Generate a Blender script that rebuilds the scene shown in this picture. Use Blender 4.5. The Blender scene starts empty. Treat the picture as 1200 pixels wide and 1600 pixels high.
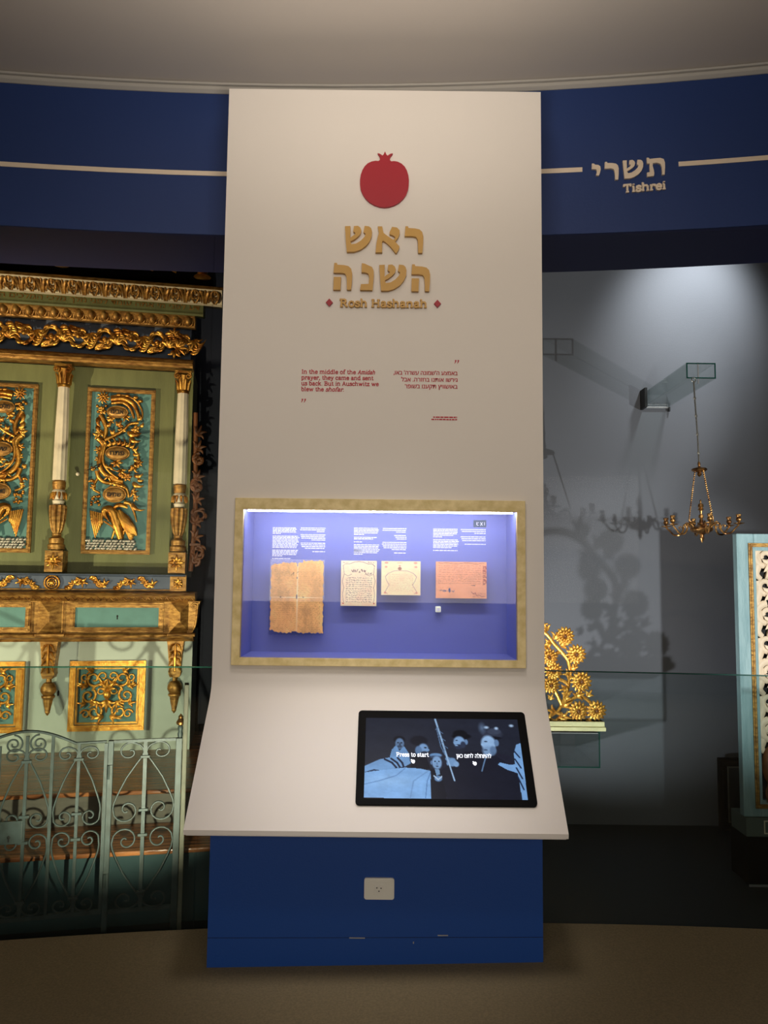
import bpy, math, random
import numpy as np
from mathutils import Vector, Matrix
from mathutils.geometry import tessellate_polygon
random.seed(7)
S = bpy.context.scene
COL = S.collection
R = math.radians
# ---------------------------------------------------------------- camera, light, exposure
PITCH, ROLL = R(4.9), R(.63)
_r0, _u0 = Vector((1, 0, 0)), Vector((0, -math.sin(PITCH), math.cos(PITCH)))
_f = Vector((0, math.cos(PITCH), math.sin(PITCH)))
_r = _r0*math.cos(ROLL)+_u0*math.sin(ROLL); _u = _u0*math.cos(ROLL)-_r0*math.sin(ROLL)
cam = bpy.data.objects.new('camera', bpy.data.cameras.new('camera')); COL.objects.link(cam)
cam.data.sensor_fit = 'VERTICAL'; cam.data.sensor_height = 36; cam.data.lens = 36*1202/1600
cam.data.clip_start = .05
cam.matrix_world = Matrix(((_r.x, _u.x, -_f.x, .0155), (_r.y, _u.y, -_f.y, 0), (_r.z, _u.z, -_f.z, 1.5), (0, 0, 0, 1)))
S.camera = cam
vs = S.view_settings; vs.view_transform = 'Standard'; vs.look = 'None'; vs.gamma = 1; vs.use_curve_mapping = False
vs.exposure = 0.0
S.cycles.transparent_max_bounces = 24; S.cycles.caustics_reflective = False; S.cycles.caustics_refractive = False
S.cycles.sample_clamp_indirect = 4
w = bpy.data.worlds.new('world'); S.world = w; w.use_nodes = True
w.node_tree.nodes['Background'].inputs[0].default_value = (1, .93, .84, 1)
w.node_tree.nodes['Background'].inputs[1].default_value = 0.03

def spot(name, loc, aim, power, col, angle, blend=.6, size=.03):
    l = bpy.data.lights.new(name, 'SPOT'); l.energy = power; l.color = col; l.spot_size = R(angle); l.spot_blend = blend
    l.shadow_soft_size = size
    o = bpy.data.objects.new(name, l); COL.objects.link(o); o.location = loc
    o.rotation_euler = (Vector(aim)-Vector(loc)).to_track_quat('-Z', 'Y').to_euler(); return o
def area(name, loc, aim, power, col, sx, sy):
    l = bpy.data.lights.new(name, 'AREA'); l.shape = 'RECTANGLE'; l.size = sx; l.size_y = sy; l.energy = power; l.color = col
    o = bpy.data.objects.new(name, l); COL.objects.link(o); o.location = loc
    o.rotation_euler = (Vector(aim)-Vector(loc)).to_track_quat('-Z', 'Y').to_euler(); return o
spot('track_spot_left', (-.8, .2, 3.5), (0, 3.1, 2.4), 42, (1, .86, .70), 75, .9, .15)
spot('track_spot_right', (.8, .2, 3.5), (0, 3.1, 2.4), 42, (1, .86, .70), 75, .9, .15)
spot('desk_spot', (0, 1.5, 3.6), (0, 2.9, .85), 210, (1, .93, .89), 30, 1, .3)
spot('added_ceiling_uplight', (0, 1.3, 2.4), (0, 1.9, 3.8), 130, (1, .9, .8), 110, 1, .2)  # added uplight without any real fixture, brightens the ceiling
area('room_fill', (0, -3, 2.0), (0, 3, 1.2), 84, (1, .9, .8), 4, 1.6)
spot('ark_spot_left', (-3.7, 2.6, .95), (-1.9, 5, 1.9), 400, (1, .80, .54), 80, .6, .01)
spot('ark_spot_right', (-.78, 2.62, .45), (-1.75, 5, 1.15), 240, (1, .84, .62), 72, .6, .008)
spot('chandelier_spot', (4.5, 1.5, 1.3), (1.2, 5.28, 2.95), 460, (.95, .97, 1), 26, .55, .012)
spot('carving_spot', (.33, 3.75, .10), (1.5, 5.28, 1.5), 130, (.95, .96, 1), 80, .6, .02)
spot('door_spot', (2.2, 1.2, 1.5), (1.8, 5, 1.2), 430, (.94, .97, 1), 33, .8, .04)
spot('wall_washer', (2.3, 4.5, 4.2), (2.15, 5.28, 3.4), 210, (.9, .95, 1), 62, 1, .1)
# ---------------------------------------------------------------- helpers
def lin(c): return tuple(((x/255)/12.92 if x/255 <= .04045 else ((x/255+.055)/1.055)**2.4) for x in c)
def mat(name, rgb, rough=.5, metal=0, var=0, vscale=8, bump=0, bscale=40, emit=0, spec=.5, rgb2=None, stretch=None):
    m = bpy.data.materials.new(name); m.use_nodes = True; nt = m.node_tree; b = nt.nodes['Principled BSDF']
    c = lin(rgb)+(1,)
    b.inputs['Base Color'].default_value = c; b.inputs['Roughness'].default_value = rough
    b.inputs['Metallic'].default_value = metal; b.inputs['Specular IOR Level'].default_value = spec
    tc = nt.nodes.new('ShaderNodeTexCoord'); src = tc.outputs['Object']
    if stretch:
        mp = nt.nodes.new('ShaderNodeMapping'); mp.inputs['Scale'].default_value = stretch
        nt.links.new(src, mp.inputs[0]); src = mp.outputs[0]
    if var or rgb2:
        n = nt.nodes.new('ShaderNodeTexNoise'); n.inputs['Scale'].default_value = vscale; n.inputs['Detail'].default_value = 6
        nt.links.new(src, n.inputs['Vector'])
        rp = nt.nodes.new('ShaderNodeValToRGB'); rp.color_ramp.elements[0].position = .35; rp.color_ramp.elements[1].position = .68
        d = lin(rgb2) if rgb2 else tuple(x*(1-var) for x in c[:3])
        rp.color_ramp.elements[0].color = tuple(d)+(1,); rp.color_ramp.elements[1].color = c
        nt.links.new(n.outputs[0], rp.inputs[0]); nt.links.new(rp.outputs[0], b.inputs['Base Color'])
    if bump:
        n2 = nt.nodes.new('ShaderNodeTexNoise'); n2.inputs['Scale'].default_value = bscale; n2.inputs['Detail'].default_value = 4
        nt.links.new(src, n2.inputs['Vector'])
        bp = nt.nodes.new('ShaderNodeBump'); bp.inputs['Strength'].default_value = bump; bp.inputs['Distance'].default_value = .004
        nt.links.new(n2.outputs[0], bp.inputs['Height']); nt.links.new(bp.outputs[0], b.inputs['Normal'])
    if emit:
        b.inputs['Emission Color'].default_value = c; b.inputs['Emission Strength'].default_value = emit
    return m
def glass_mat(name, tint, refl=.9, rough=.0, f0=.035):
    m = bpy.data.materials.new(name); m.use_nodes = True; nt = m.node_tree; nt.nodes.clear()
    o = nt.nodes.new('ShaderNodeOutputMaterial'); t = nt.nodes.new('ShaderNodeBsdfTransparent'); g = nt.nodes.new('ShaderNodeBsdfGlossy')
    t.inputs[0].default_value = tuple(tint)+(1,); g.inputs['Roughness'].default_value = rough
    g.inputs['Color'].default_value = (refl, refl, refl, 1)
    lw = nt.nodes.new('ShaderNodeLayerWeight'); lw.inputs[0].default_value = .5; mx = nt.nodes.new('ShaderNodeMixShader')
    pw = nt.nodes.new('ShaderNodeMath'); pw.operation = 'POWER'; pw.inputs[1].default_value = 5
    ma = nt.nodes.new('ShaderNodeMath'); ma.operation = 'MULTIPLY_ADD'; ma.inputs[1].default_value = .9; ma.inputs[2].default_value = f0
    nt.links.new(lw.outputs['Facing'], pw.inputs[0]); nt.links.new(pw.outputs[0], ma.inputs[0])
    nt.links.new(ma.outputs[0], mx.inputs[0]); nt.links.new(t.outputs[0], mx.inputs[1]); nt.links.new(g.outputs[0], mx.inputs[2])
    nt.links.new(mx.outputs[0], o.inputs[0]); return m
def paint_mat(name, emit=0, rough=.7):
    m = bpy.data.materials.new(name); m.use_nodes = True; nt = m.node_tree; b = nt.nodes['Principled BSDF']
    a = nt.nodes.new('ShaderNodeVertexColor'); a.layer_name = 'Col'
    b.inputs['Roughness'].default_value = rough
    if emit:
        b.inputs['Base Color'].default_value = (0, 0, 0, 1); b.inputs['Specular IOR Level'].default_value = .04
        nt.links.new(a.outputs[0], b.inputs['Emission Color']); b.inputs['Emission Strength'].default_value = emit
    else: nt.links.new(a.outputs[0], b.inputs['Base Color'])
    return m
M = dict(
 panel=mat('panel_white', (222, 216, 208), .55), blue=mat('base_blue', (16, 72, 154), .5, bump=.1, bscale=150),
 band=mat('band_blue', (20, 50, 108), .6, bump=.1, bscale=90), soffit=mat('soffit_navy', (44, 52, 110), .6),
 ceil=mat('ceiling_paint', (205, 197, 188), .8), cornice=mat('cornice_grey', (180, 176, 168), .6),
 carpet=mat('carpet_brown', (134, 119, 88), .95, var=.25, vscale=120, bump=.6, bscale=400),
 casefloor=mat('case_floor', (24, 30, 32), .6, bump=.2, bscale=200), wallgrey=mat('case_wall_grey', (94, 96, 101), .75, bump=.25, bscale=220),
 walldark=mat('case_wall_dark', (44, 48, 60), .8), roomwall=mat('room_wall', (70, 66, 66), .8),
 alu=mat('aluminium', (205, 203, 200), .35, .8), black=mat('black_plastic', (4, 4, 4), .6, spec=.08), blackm=mat('black_matte', (6, 6, 6), .7),
 red=mat('red_print', (158, 8, 34), .5), letgold=mat('gold_lettering', (196, 152, 74), .45), redpr=mat('red_ink', (178, 34, 52), .6),
 frame=mat('gold_leaf_frame', (232, 212, 156), .5, 0, rgb2=(206, 184, 122), vscale=25, bump=.2, bscale=60),
 lining=mat('case_lining', (110, 119, 184), .6), white=mat('white_print', (235, 235, 238), .6), cream=mat('cream_lettering', (232, 214, 190), .6),
 socket=mat('socket_plastic', (248, 246, 234), .35), led=mat('led_strip', (240, 242, 255), .5, emit=46),
 gold=mat('gilding', (236, 178, 78), .34, .85, rgb2=(150, 92, 34), vscale=14, bump=.5, bscale=90),
 gold2=mat('worn_gilding', (196, 150, 78), .45, .6, rgb2=(128, 88, 40), vscale=22, bump=.5, bscale=70, stretch=(1, 1, 3)),
 goldb=mat('bright_gilding', (250, 190, 84), .36, .7, rgb2=(208, 138, 50), vscale=30, bump=.4, bscale=120),
 green=mat('olive_paint', (118, 122, 74), .6, var=.22, vscale=5, bump=.3, bscale=50, stretch=(3, 3, .6)),
 teal=mat('teal_paint', (98, 146, 138), .6, var=.2, vscale=9, bump=.2), celadon=mat('pale_celadon_paint', (186, 200, 184), .6, var=.12, vscale=4, bump=.2),
 ivory=mat('ivory_paint', (226, 214, 184), .6, var=.18, vscale=12, bump=.3), slate=mat('slate_blue_paint', (92, 104, 122), .6, var=.3),
 silver=mat('silvered_rock', (190, 184, 170), .4, .5, bump=.6), dark=mat('dark_recess', (22, 18, 14), .8),
 wood=mat('stained_wood', (182, 118, 70), .22, rgb2=(84, 46, 26), vscale=4, bump=.3, bscale=30, stretch=(1, 12, 6)),
 woodgrey=mat('grey_wood', (96, 92, 80), .7, var=.3, vscale=6, stretch=(1, 6, 6)), tealdark=mat('dark_teal_wood', (34, 62, 64), .7),
 iron=mat('painted_iron', (62, 74, 74), .5, .1, rgb2=(46, 55, 52), vscale=18, bump=.3), ironlt=mat('weathered_edge', (104, 102, 86), .6, var=.35, vscale=20, bump=.6),
 brass=mat('aged_brass', (212, 160, 92), .35, .9, rgb2=(96, 60, 36), vscale=30, bump=.2), chain=mat('steel_beads', (150, 146, 136), .35, .8),
 doorpaint=mat('aqua_paint', (144, 170, 170), .6, rgb2=(118, 148, 150), vscale=10, bump=.5, bscale=60, stretch=(3, 3, .5)), fret=mat('ivory_fretwork', (232, 208, 176), .55, var=.15, bump=.3),
 brown=mat('brown_carving', (120, 72, 34), .5, var=.4, vscale=20, bump=.6), pedestal=mat('grey_green_pedestal', (80, 92, 84), .7),
 limew=mat('cream_gilt_base', (236, 226, 170), .5, .2, var=.15), edgegl=mat('glass_edge', (14, 60, 50), .2),
 paper=mat('paper_edge', (214, 170, 122), .8), cube=mat('white_cube', (240, 244, 220), .4, emit=.25), chip=mat('bare_plaster', (170, 168, 160), .8),
 deepteal=mat('deep_teal', (22, 58, 84), .5), seam=mat('seam_dark', (10, 34, 78), .6),
 g_up=glass_mat('clear_glass', (.99, .995, .99), .3, f0=.004), g_low=glass_mat('tinted_glass', (.81, .85, .84), .9),
 g_br=glass_mat('bracket_glass', (.94, .965, .955), .8), g_show=glass_mat('showcase_glass', (.98, .98, .99), .4), acrylic=glass_mat('acrylic', (.93, .94, .97), 1),
 screen=paint_mat('screen_glow', .85, .3), doc=paint_mat('aged_paper', 0, .8),
)
class MB:
    def __init__(s): s.v = []; s.f = []
    def add(s, vs, fs):
        n = len(s.v); s.v += [tuple(p) for p in vs]; s.f += [tuple(i+n for i in f) for f in fs]
    def box(s, x0, x1, y0, y1, z0, z1):
        s.add([(x0,y0,z0),(x1,y0,z0),(x1,y1,z0),(x0,y1,z0),(x0,y0,z1),(x1,y0,z1),(x1,y1,z1),(x0,y1,z1)],
              [(0,3,2,1),(4,5,6,7),(0,1,5,4),(1,2,6,5),(2,3,7,6),(3,0,4,7)]); return s
    def hexa(s, c):   # 8 corners, bottom ring then top ring
        s.add(c, [(0,3,2,1),(4,5,6,7),(0,1,5,4),(1,2,6,5),(2,3,7,6),(3,0,4,7)]); return s
    def prism(s, pts, y0, y1, holes=()):   # XZ outline between y0 (front) and y1
        loops = [list(pts)]+[list(h) for h in holes]; flat = [p for l in loops for p in l]
        tris = tessellate_polygon([[Vector((p[0], p[1], 0)) for p in l] for l in loops]); n = len(flat)
        vs_ = [(p[0], y0, p[1]) for p in flat]+[(p[0], y1, p[1]) for p in flat]
        fs = [tuple(t) for t in tris]+[tuple(i+n for i in reversed(t)) for t in tris]
        k = 0
        for l in loops:
            m = len(l)
            for i in range(m): a = k+i; b = k+(i+1) % m; fs.append((a, b, b+n, a+n))
            k += m
        s.add(vs_, fs); return s
    def profile(s, yz, x0, x1):            # YZ outline along X
        loop = [Vector((p[0], p[1], 0)) for p in yz]; tris = tessellate_polygon([loop]); n = len(yz)
        vs_ = [(x0, p[0], p[1]) for p in yz]+[(x1, p[0], p[1]) for p in yz]
        fs = [tuple(t) for t in tris]+[tuple(i+n for i in t) for t in tris]+[(i, (i+1) % n, (i+1) % n+n, i+n) for i in range(n)]
        s.add(vs_, fs); return s
    def tube(s, pts, r, seg=6, fy=1.0, smooth=0, up=(0, 1, 0)):
        P = [Vector(p) for p in pts]
        if smooth: P = catmull(P, smooth)
        n = len(P)
        rr = [(r(i/(n-1)) if callable(r) else r) for i in range(n)]
        U = Vector(up); vs_ = []; fs = []
        for i, p in enumerate(P):
            t = (P[min(i+1, n-1)]-P[max(i-1, 0)])
            if t.length < 1e-9: t = Vector((0, 0, 1))
            t.normalize(); b = U-t*U.dot(t)
            if b.length < .05: b = Vector((1, 0, 0))-t*t.x
            b.normalize(); a = t.cross(b)
            for k in range(seg):
                an = 2*math.pi*k/seg; vs_.append(p+a*(math.cos(an)*rr[i])+b*(math.sin(an)*rr[i]*fy))
        for i in range(n-1):
            for k in range(seg):
                k2 = (k+1) % seg; fs.append((i*seg+k, i*seg+k2, (i+1)*seg+k2, (i+1)*seg+k))
        fs.append(tuple(range(seg-1, -1, -1))); fs.append(tuple((n-1)*seg+k for k in range(seg)))
        s.add(vs_, fs); return s
    def lathe(s, prof, c=(0, 0, 0), seg=16, flute=0, nf=12, half=False):
        vs_ = []; fs = []; n = len(prof)
        for r, z in prof:
            for k in range(seg):
                an = 2*math.pi*k/seg; q = r*(1-flute*abs(math.sin(an*nf/2))**.6 if flute else 1)
                vs_.append((c[0]+q*math.cos(an), c[1]+q*math.sin(an), c[2]+z))
        for i in range(n-1):
            for k in range(seg): k2 = (k+1) % seg; fs.append((i*seg+k, i*seg+k2, (i+1)*seg+k2, (i+1)*seg+k))
        fs.append(tuple(range(seg-1, -1, -1))); fs.append(tuple((n-1)*seg+k for k in range(seg)))
        s.add(vs_, fs); return s
    def ell(s, c, r, seg=12, rings=8, rot=0):
        if not hasattr(r, '__len__'): r = (r, r, r)
        vs_ = []; fs = []; cr, sr = math.cos(rot), math.sin(rot)
        for i in range(1, rings):
            ph = math.pi*i/rings
            for k in range(seg):
                an = 2*math.pi*k/seg; x = r[0]*math.sin(ph)*math.cos(an); y = r[1]*math.sin(ph)*math.sin(an); z = r[2]*math.cos(ph)
                vs_.append((c[0]+x*cr-z*sr, c[1]+y, c[2]+x*sr+z*cr))
        nb = len(vs_); vs_.append((c[0]-r[2]*sr, c[1], c[2]+r[2]*cr)); vs_.append((c[0]+r[2]*sr, c[1], c[2]-r[2]*cr))
        for i in range(rings-2):
            for k in range(seg): k2 = (k+1) % seg; fs.append((i*seg+k, (i+1)*seg+k, (i+1)*seg+k2, i*seg+k2))
        for k in range(seg): k2 = (k+1) % seg; fs.append((nb, k, k2)); fs.append((nb+1, (rings-2)*seg+k2, (rings-2)*seg+k))
        s.add(vs_, fs); return s
    def ribbon(s, pts, wid, y0, y1, lift=True):       # a flat stroke in XZ with thickness y0..y1
        n = len(pts); L = []; Rr = []
        for i, p in enumerate(pts):
            a = pts[max(i-1, 0)]; b = pts[min(i+1, n-1)]; dx, dz = b[0]-a[0], b[1]-a[1]; l = math.hypot(dx, dz) or 1
            h = (wid[i] if hasattr(wid, '__len__') else wid)/2
            L.append((p[0]-dz/l*h, p[1]+dx/l*h)); Rr.append((p[0]+dz/l*h, p[1]-dx/l*h))
        for i in range(n-1):
            q = [L[i], L[i+1], Rr[i+1], Rr[i]]; s.k = (getattr(s, 'k', 0)+1) % 14; e = s.k*5e-5 if lift else 0
            s.add([(a, y0-e, b) for a, b in q]+[(a, y1, b) for a, b in q], [(0,3,2,1),(4,5,6,7),(0,1,5,4),(1,2,6,5),(2,3,7,6),(3,0,4,7)])
        return s
    def xf(s, fn, start=0): s.v[start:] = [tuple(fn(*p)) for p in s.v[start:]]; return s
    def build(s, name, m, parent=None, sm=False, bev=0, kind=None, angle=40, label=None):
        me = bpy.data.meshes.new(name); me.from_pydata(s.v, [], s.f); me.materials.append(M[m] if isinstance(m, str) else m)
        me.validate(); 
        import bmesh
        b = bmesh.new(); b.from_mesh(me); bmesh.ops.recalc_face_normals(b, faces=b.faces); b.to_mesh(me); b.free()
        if sm: me.shade_smooth(); me.set_sharp_from_angle(angle=R(angle))
        o = bpy.data.objects.new(name, me); COL.objects.link(o)
        if parent: o.parent = parent
        if kind: o['kind'] = kind
        if label: o['label'] = label
        if bev:
            md = o.modifiers.new('bevel', 'BEVEL'); md.width = bev; md.segments = 2; md.limit_method = 'ANGLE'; md.angle_limit = R(40)
        return o
def catmull(P, n):
    out = []; m = len(P)
    for i in range(m-1):
        a, b, c, d = P[max(i-1, 0)], P[i], P[i+1], P[min(i+2, m-1)]
        for k in range(n):
            t = k/n; out.append(.5*((2*b)+(c-a)*t+(2*a-5*b+4*c-d)*t*t+(3*b-a-3*c+d)*t**3))
    out.append(P[-1]); return out
def thing(name, label, cat, loc=(0, 0, 0), rz=0, group=None):
    o = bpy.data.objects.new(name, None); COL.objects.link(o); o.location = loc; o.rotation_euler = (0, 0, rz)
    o.empty_display_size = .1; o['label'] = label; o['category'] = cat
    if group: o['group'] = group
    return o
def spiral(cx, cz, r0, r1, a0, turns, n=18, y=0, y1=None):
    out = []
    for i in range(n+1):
        t = i/n; r = r0+(r1-r0)*t; a = R(a0)+turns*2*math.pi*t
        out.append((cx+r*math.cos(a), y if y1 is None else y+(y1-y)*t, cz+r*math.sin(a)))
    return out
def taper(a, b=None, c=None):
    return (lambda t: a+(b-a)*t) if c is None else (lambda t: (a+(b-a)*2*t) if t < .5 else (b+(c-b)*(2*t-1)))
def lobe(mb, x, z, ang, L, wd, y=0, curl=.5, fy=.6, lift=.4):
    """one carved leaf lobe: pointed, swelling, curling sideways and outward"""
    pts = []
    for i in range(6):
        t = i/5; a = R(ang)+curl*t*t*1.6
        pts.append((x+L*t*math.cos(a), y-lift*L*math.sin(math.pi*min(t*.75, 1))*.6, z+L*t*math.sin(a)))
    mb.tube(pts, lambda t: wd*(.35+.65*math.sin(math.pi*min(1, t*1.25+.1)) if t < .75 else .65*(1-t)*4*.9)+.0006, 6, fy)
def fan(mb, x, z, ang, L, wd, n=5, spread=100, y=0, curl=.3):
    for i in range(n):
        q = (i/(n-1)-.5) if n > 1 else 0
        lobe(mb, x, z, ang+q*spread, L*(1-.5*abs(q)), wd, y, curl*(1 if q > 0 else -1)*(abs(q)*2), lift=.45)
def acanthus(mb, path, r, side=1, n=6, L=.05, wd=.008, y=0, lean=50):
    """a leafy scroll: spine tube with lobes fanning off one side"""
    P = [Vector(p) for p in path]
    mb.tube(path, lambda t: r*(1-.55*t), 7, .9)
    for i in range(n):
        t = (i+.5)/n; k = min(int(t*(len(P)-1)), len(P)-2); d = P[k+1]-P[k]; a = math.degrees(math.atan2(d.z, d.x))
        lobe(mb, P[k].x, P[k].z, a+side*lean, L*(1-.45*t), wd, P[k].y-.002, -side*.45)
_te = {}
def text_faces(body, size, bold=0):
    cu = bpy.data.curves.new('t', 'FONT'); cu.body = body; cu.size = size; cu.offset = bold; cu.resolution_u = 3
    ob = bpy.data.objects.new('t', cu); COL.objects.link(ob); dg = bpy.context.evaluated_depsgraph_get(); dg.update()
    me = bpy.data.meshes.new_from_object(ob.evaluated_get(dg)); vv = [tuple(v.co) for v in me.vertices]; ff = [tuple(p.vertices) for p in me.polygons]
    bpy.data.objects.remove(ob); bpy.data.curves.remove(cu); bpy.data.meshes.remove(me); return vv, ff
def heb(mb, body, x, z, size, y=0, align='R', bold=0, fit=None, th=0):
    """Hebrew reads right to left: characters are laid out reversed; fit = wanted width"""
    v, f = text_faces(body[::-1], size)
    if not v: return
    x0 = min(p[0] for p in v); x1 = max(p[0] for p in v); k = 1 if fit is None else fit/(x1-x0)
    off = x-(x1-x0)*k if align == 'R' else (x if align == 'L' else x-(x1-x0)*k/2)
    for i, d in enumerate([(0, 0)] if not bold else [(-1, 0), (1, 0), (0, 1), (0, -1)]):
        mb.add([(off+(p[0]-x0)*k+d[0]*bold, y-i*.00012, z+p[1]+d[1]*bold*.6) for p in v], f)
# slab-serif stroke alphabet: x-height 5, capitals 7
def _s(t): return [[tuple(map(float, p.split(','))) for p in q.split()] for q in t.split(';')]
_O = '2.7,5 1.3,4.4 .7,2.5 1.3,.6 2.7,0 4.1,.6 4.7,2.5 4.1,4.4 2.7,5'
GL = {k: (a, _s(b)) for k, (a, b) in {
 'a': (5.2, '1,4.2 1.8,4.9 3,4.9 3.8,4.2 3.8,0;3.8,2.9 2,2.7 .9,1.9 .9,.8 1.7,.05 2.8,.3 3.8,1.2;3.4,0.25 5,0.25'),
 'b': (5.6, '1.2,7.4 1.2,.3;.2,7.2 1.4,7.2;1.2,4 2.2,4.9 3.5,4.9 4.6,3.6 4.6,1.6 3.6,.1 2.2,.1 1.2,.9'),
 'c': (4.8, '4.1,3.6 4,4.4 2.8,5 1.4,4.4 .7,2.5 1.3,.6 2.7,0 4.2,.8'),
 'd': (5.6, '4.2,7.4 4.2,0.25 5.2,0.25;3.2,7.2 4.4,7.2;4.2,4.1 3.2,4.9 1.9,4.9 .8,3.5 .8,1.5 1.8,.1 3,.1 4.2,1'),
 'e': (4.9, '.8,2.7 4.3,2.7 4,4.2 2.7,5 1.3,4.3 .7,2.5 1.3,.6 2.7,0 4.3,.9'),
 'f': (3.6, '3.8,6.9 2.9,7.4 1.9,6.9 1.6,5.6 1.6,.3;.3,4.7 3.3,4.7;.5,.25 2.9,.25'),
 'g': (5.2, '2.5,5 1.2,4.4 1,3.3 1.5,2.2 2.6,1.9 3.8,2.4 4,3.6 3.5,4.7 2.5,5;1.5,2 1,1.2 2,.6 3.8,.4 4.4,-.6 3.6,-1.9 1.8,-2 .9,-1.2 1.6,.5;3.7,4.6 4.9,4.8'),
 'h': (6, '1.2,7.4 1.2,.3;.2,7.2 1.4,7.2;1.2,3.7 2.3,4.9 3.8,4.9 4.6,3.8 4.6,.3;.2,.25 2.2,.25;3.6,.25 5.6,.25'),
 'i': (3, '1.5,4.9 1.5,.3;.4,4.75 1.6,4.75;.4,.25 2.6,.25;1.5,6.3 1.5,7.3'),
 'k': (5.8, '1.2,7.4 1.2,.3;.2,7.2 1.4,7.2;4.4,4.8 1.3,2.1;2.3,3 4.6,.3;.2,.25 2.2,.25;3.6,.25 5.5,.25;3.4,4.75 5.2,4.75'),
 'l': (3, '1.4,7.4 1.4,.3;.3,7.2 1.5,7.2;.3,.25 2.5,.25'),
 'm': (8.8, '1.2,4.9 1.2,.3;.2,4.75 1.3,4.75;1.2,3.7 2.2,4.9 3.5,4.9 4.3,3.8 4.3,.3;4.3,3.7 5.3,4.9 6.6,4.9 7.4,3.8 7.4,.3;.2,.25 2.2,.25;3.3,.25 5.3,.25;6.4,.25 8.4,.25'),
 'n': (6, '1.2,4.9 1.2,.3;.2,4.75 1.3,4.75;1.2,3.7 2.3,4.9 3.8,4.9 4.6,3.8 4.6,.3;.2,.25 2.2,.25;3.6,.25 5.6,.25'),
 'o': (5.3, _O), 'p': (5.7, '1.2,4.9 1.2,-2;.2,4.75 1.3,4.75;1.2,4 2.2,4.9 3.6,4.9 4.7,3.6 4.7,1.4 3.6,.1 2.2,.1 1.2,.9;.2,-2 2.3,-2'),
 'r': (4.4, '1.3,4.9 1.3,.3;.3,4.75 1.4,4.75;1.3,3.5 2.4,4.8 3.9,4.7 4,3.7;.3,.25 2.6,.25'),
 's': (4.4, '3.7,3.7 3.6,4.4 2.4,4.95 1.1,4.5 .9,3.5 1.9,2.8 3.2,2.3 3.9,1.4 3.4,.3 2.1,0 .8,.5 .7,1.4'),
 't': (3.8, '1.7,6.3 1.7,1.1 2.4,.1 3.5,.5;.4,4.7 3.3,4.7'),
 'u': (6, '1.2,4.9 1.2,1.2 2,.1 3.4,.1 4.5,1.2;4.5,4.9 4.5,.25 5.6,.25;.2,4.75 1.3,4.75;3.5,4.75 4.6,4.75'),
 'v': (5.4, '1,4.7 2.7,.2 4.4,4.7;.2,4.75 2,4.75;3.5,4.75 5.2,4.75'),
 'w': (8, '1,4.7 2.5,.2 4,4.6 5.5,.2 7,4.7;.2,4.75 2,4.75;6.1,4.75 7.8,4.75'),
 'y': (5.4, '1,4.7 2.8,.3;4.4,4.7 2.4,-1.2 1.4,-2.1 .5,-1.8;.2,4.75 2,4.75;3.5,4.75 5.2,4.75'),
 'z': (4.8, '.9,3.8 .9,4.7 4,4.7 .8,.3 4.1,.3 4.2,1.2'),
 'I': (3.4, '1.7,7 1.7,0;.5,6.8 2.9,6.8;.5,.25 2.9,.25'), 'T': (6.2, '3.1,6.8 3.1,.2;.6,5.6 .7,6.8 5.5,6.8 5.6,5.6;1.9,.25 4.3,.25'),
 'R': (6.8, '1.4,6.8 1.4,.2;.3,6.75 3.8,6.75 4.8,6.1 4.8,4.4 3.8,3.6 1.4,3.6;3.2,3.6 5.4,.3;.3,.25 2.6,.25;4.6,.25 6.5,.25'),
 'H': (7.6, '1.5,6.8 1.5,.2;6,6.8 6,.2;1.5,3.6 6,3.6;.4,6.75 2.7,6.75;.4,.25 2.7,.25;4.9,6.75 7.2,6.75;4.9,.25 7.2,.25'),
 'P': (6.2, '1.4,6.8 1.4,.2;.3,6.75 3.9,6.75 5.1,6 5.1,4 3.9,3.2 1.4,3.2;.3,.25 2.6,.25'),
 'B': (6.3, '1.4,6.8 1.4,.2;.3,6.75 3.8,6.75 4.7,6.1 4.7,4.5 3.8,3.7 1.4,3.7;3.8,3.7 5.2,2.9 5.2,1 4,.25 .3,.25'),
 'A': (6.8, '1,.3 3.4,6.8 5.8,.3;1.9,2.5 5,2.5;.2,.25 2,.25;4.8,.25 6.6,.25'),
 ',': (2.4, '1.3,.6 1.2,-.3 .6,-1.2'), '.': (2.4, '1.1,0 1.1,.8'), ' ': (2.8, '0,0 0,0'),
}.items()}
def slab(mb, text, x, z, cap, pen=1.15, y0=0, y1=0, fit=None, italic=(), align='L', it=0):
    k = cap/7; adv = sum(GL[c][0] for c in text)*k; sx = 1 if fit is None else fit/adv
    cx = x if align == 'L' else (x-adv*sx if align == 'R' else x-adv*sx/2)
    for c in text:
        a, st = GL[c]
        if c != ' ':
            for q in st:
                w_ = pen*k if len(q) != 2 or q[0][1] != q[1][1] else pen*k*.75; e_ = pen*k*(.3 if len(q) > 2 else 0)
                pp = [(cx+(px+it*pz*.25)*k*sx, z+pz*k) for px, pz in q]
                for (ax, az), (bx_, bz_) in zip(pp, pp[1:]):
                    l_ = math.hypot(bx_-ax, bz_-az) or 1; ux, uz = (bx_-ax)/l_*e_, (bz_-az)/l_*e_
                    mb.ribbon([(ax-ux, az-uz), (bx_+ux, bz_+uz)], w_, y0, y1)
        cx += a*k*sx
    return cx
def fine_print(mb, x0, x1, ztop, spec, lh=.0072, y=0, align='L', h=.0038):
    """blocks of print far too small to read: rows of word-length dashes. spec: list of paragraph row-fill lists"""
    z = ztop
    for par in spec:
        for fill in par:
            wdt = (x1-x0)*fill; a = x0 if align == 'L' else x1-wdt; e = a+wdt
            while a < e-.003:
                l = min(random.uniform(.006, .02), e-a); mb.add([(a, y, z-h), (a+l, y, z-h), (a+l, y, z), (a, y, z)], [(0, 1, 2, 3)]); a += l+.0022
            z -= lh
        z -= lh*.9
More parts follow.
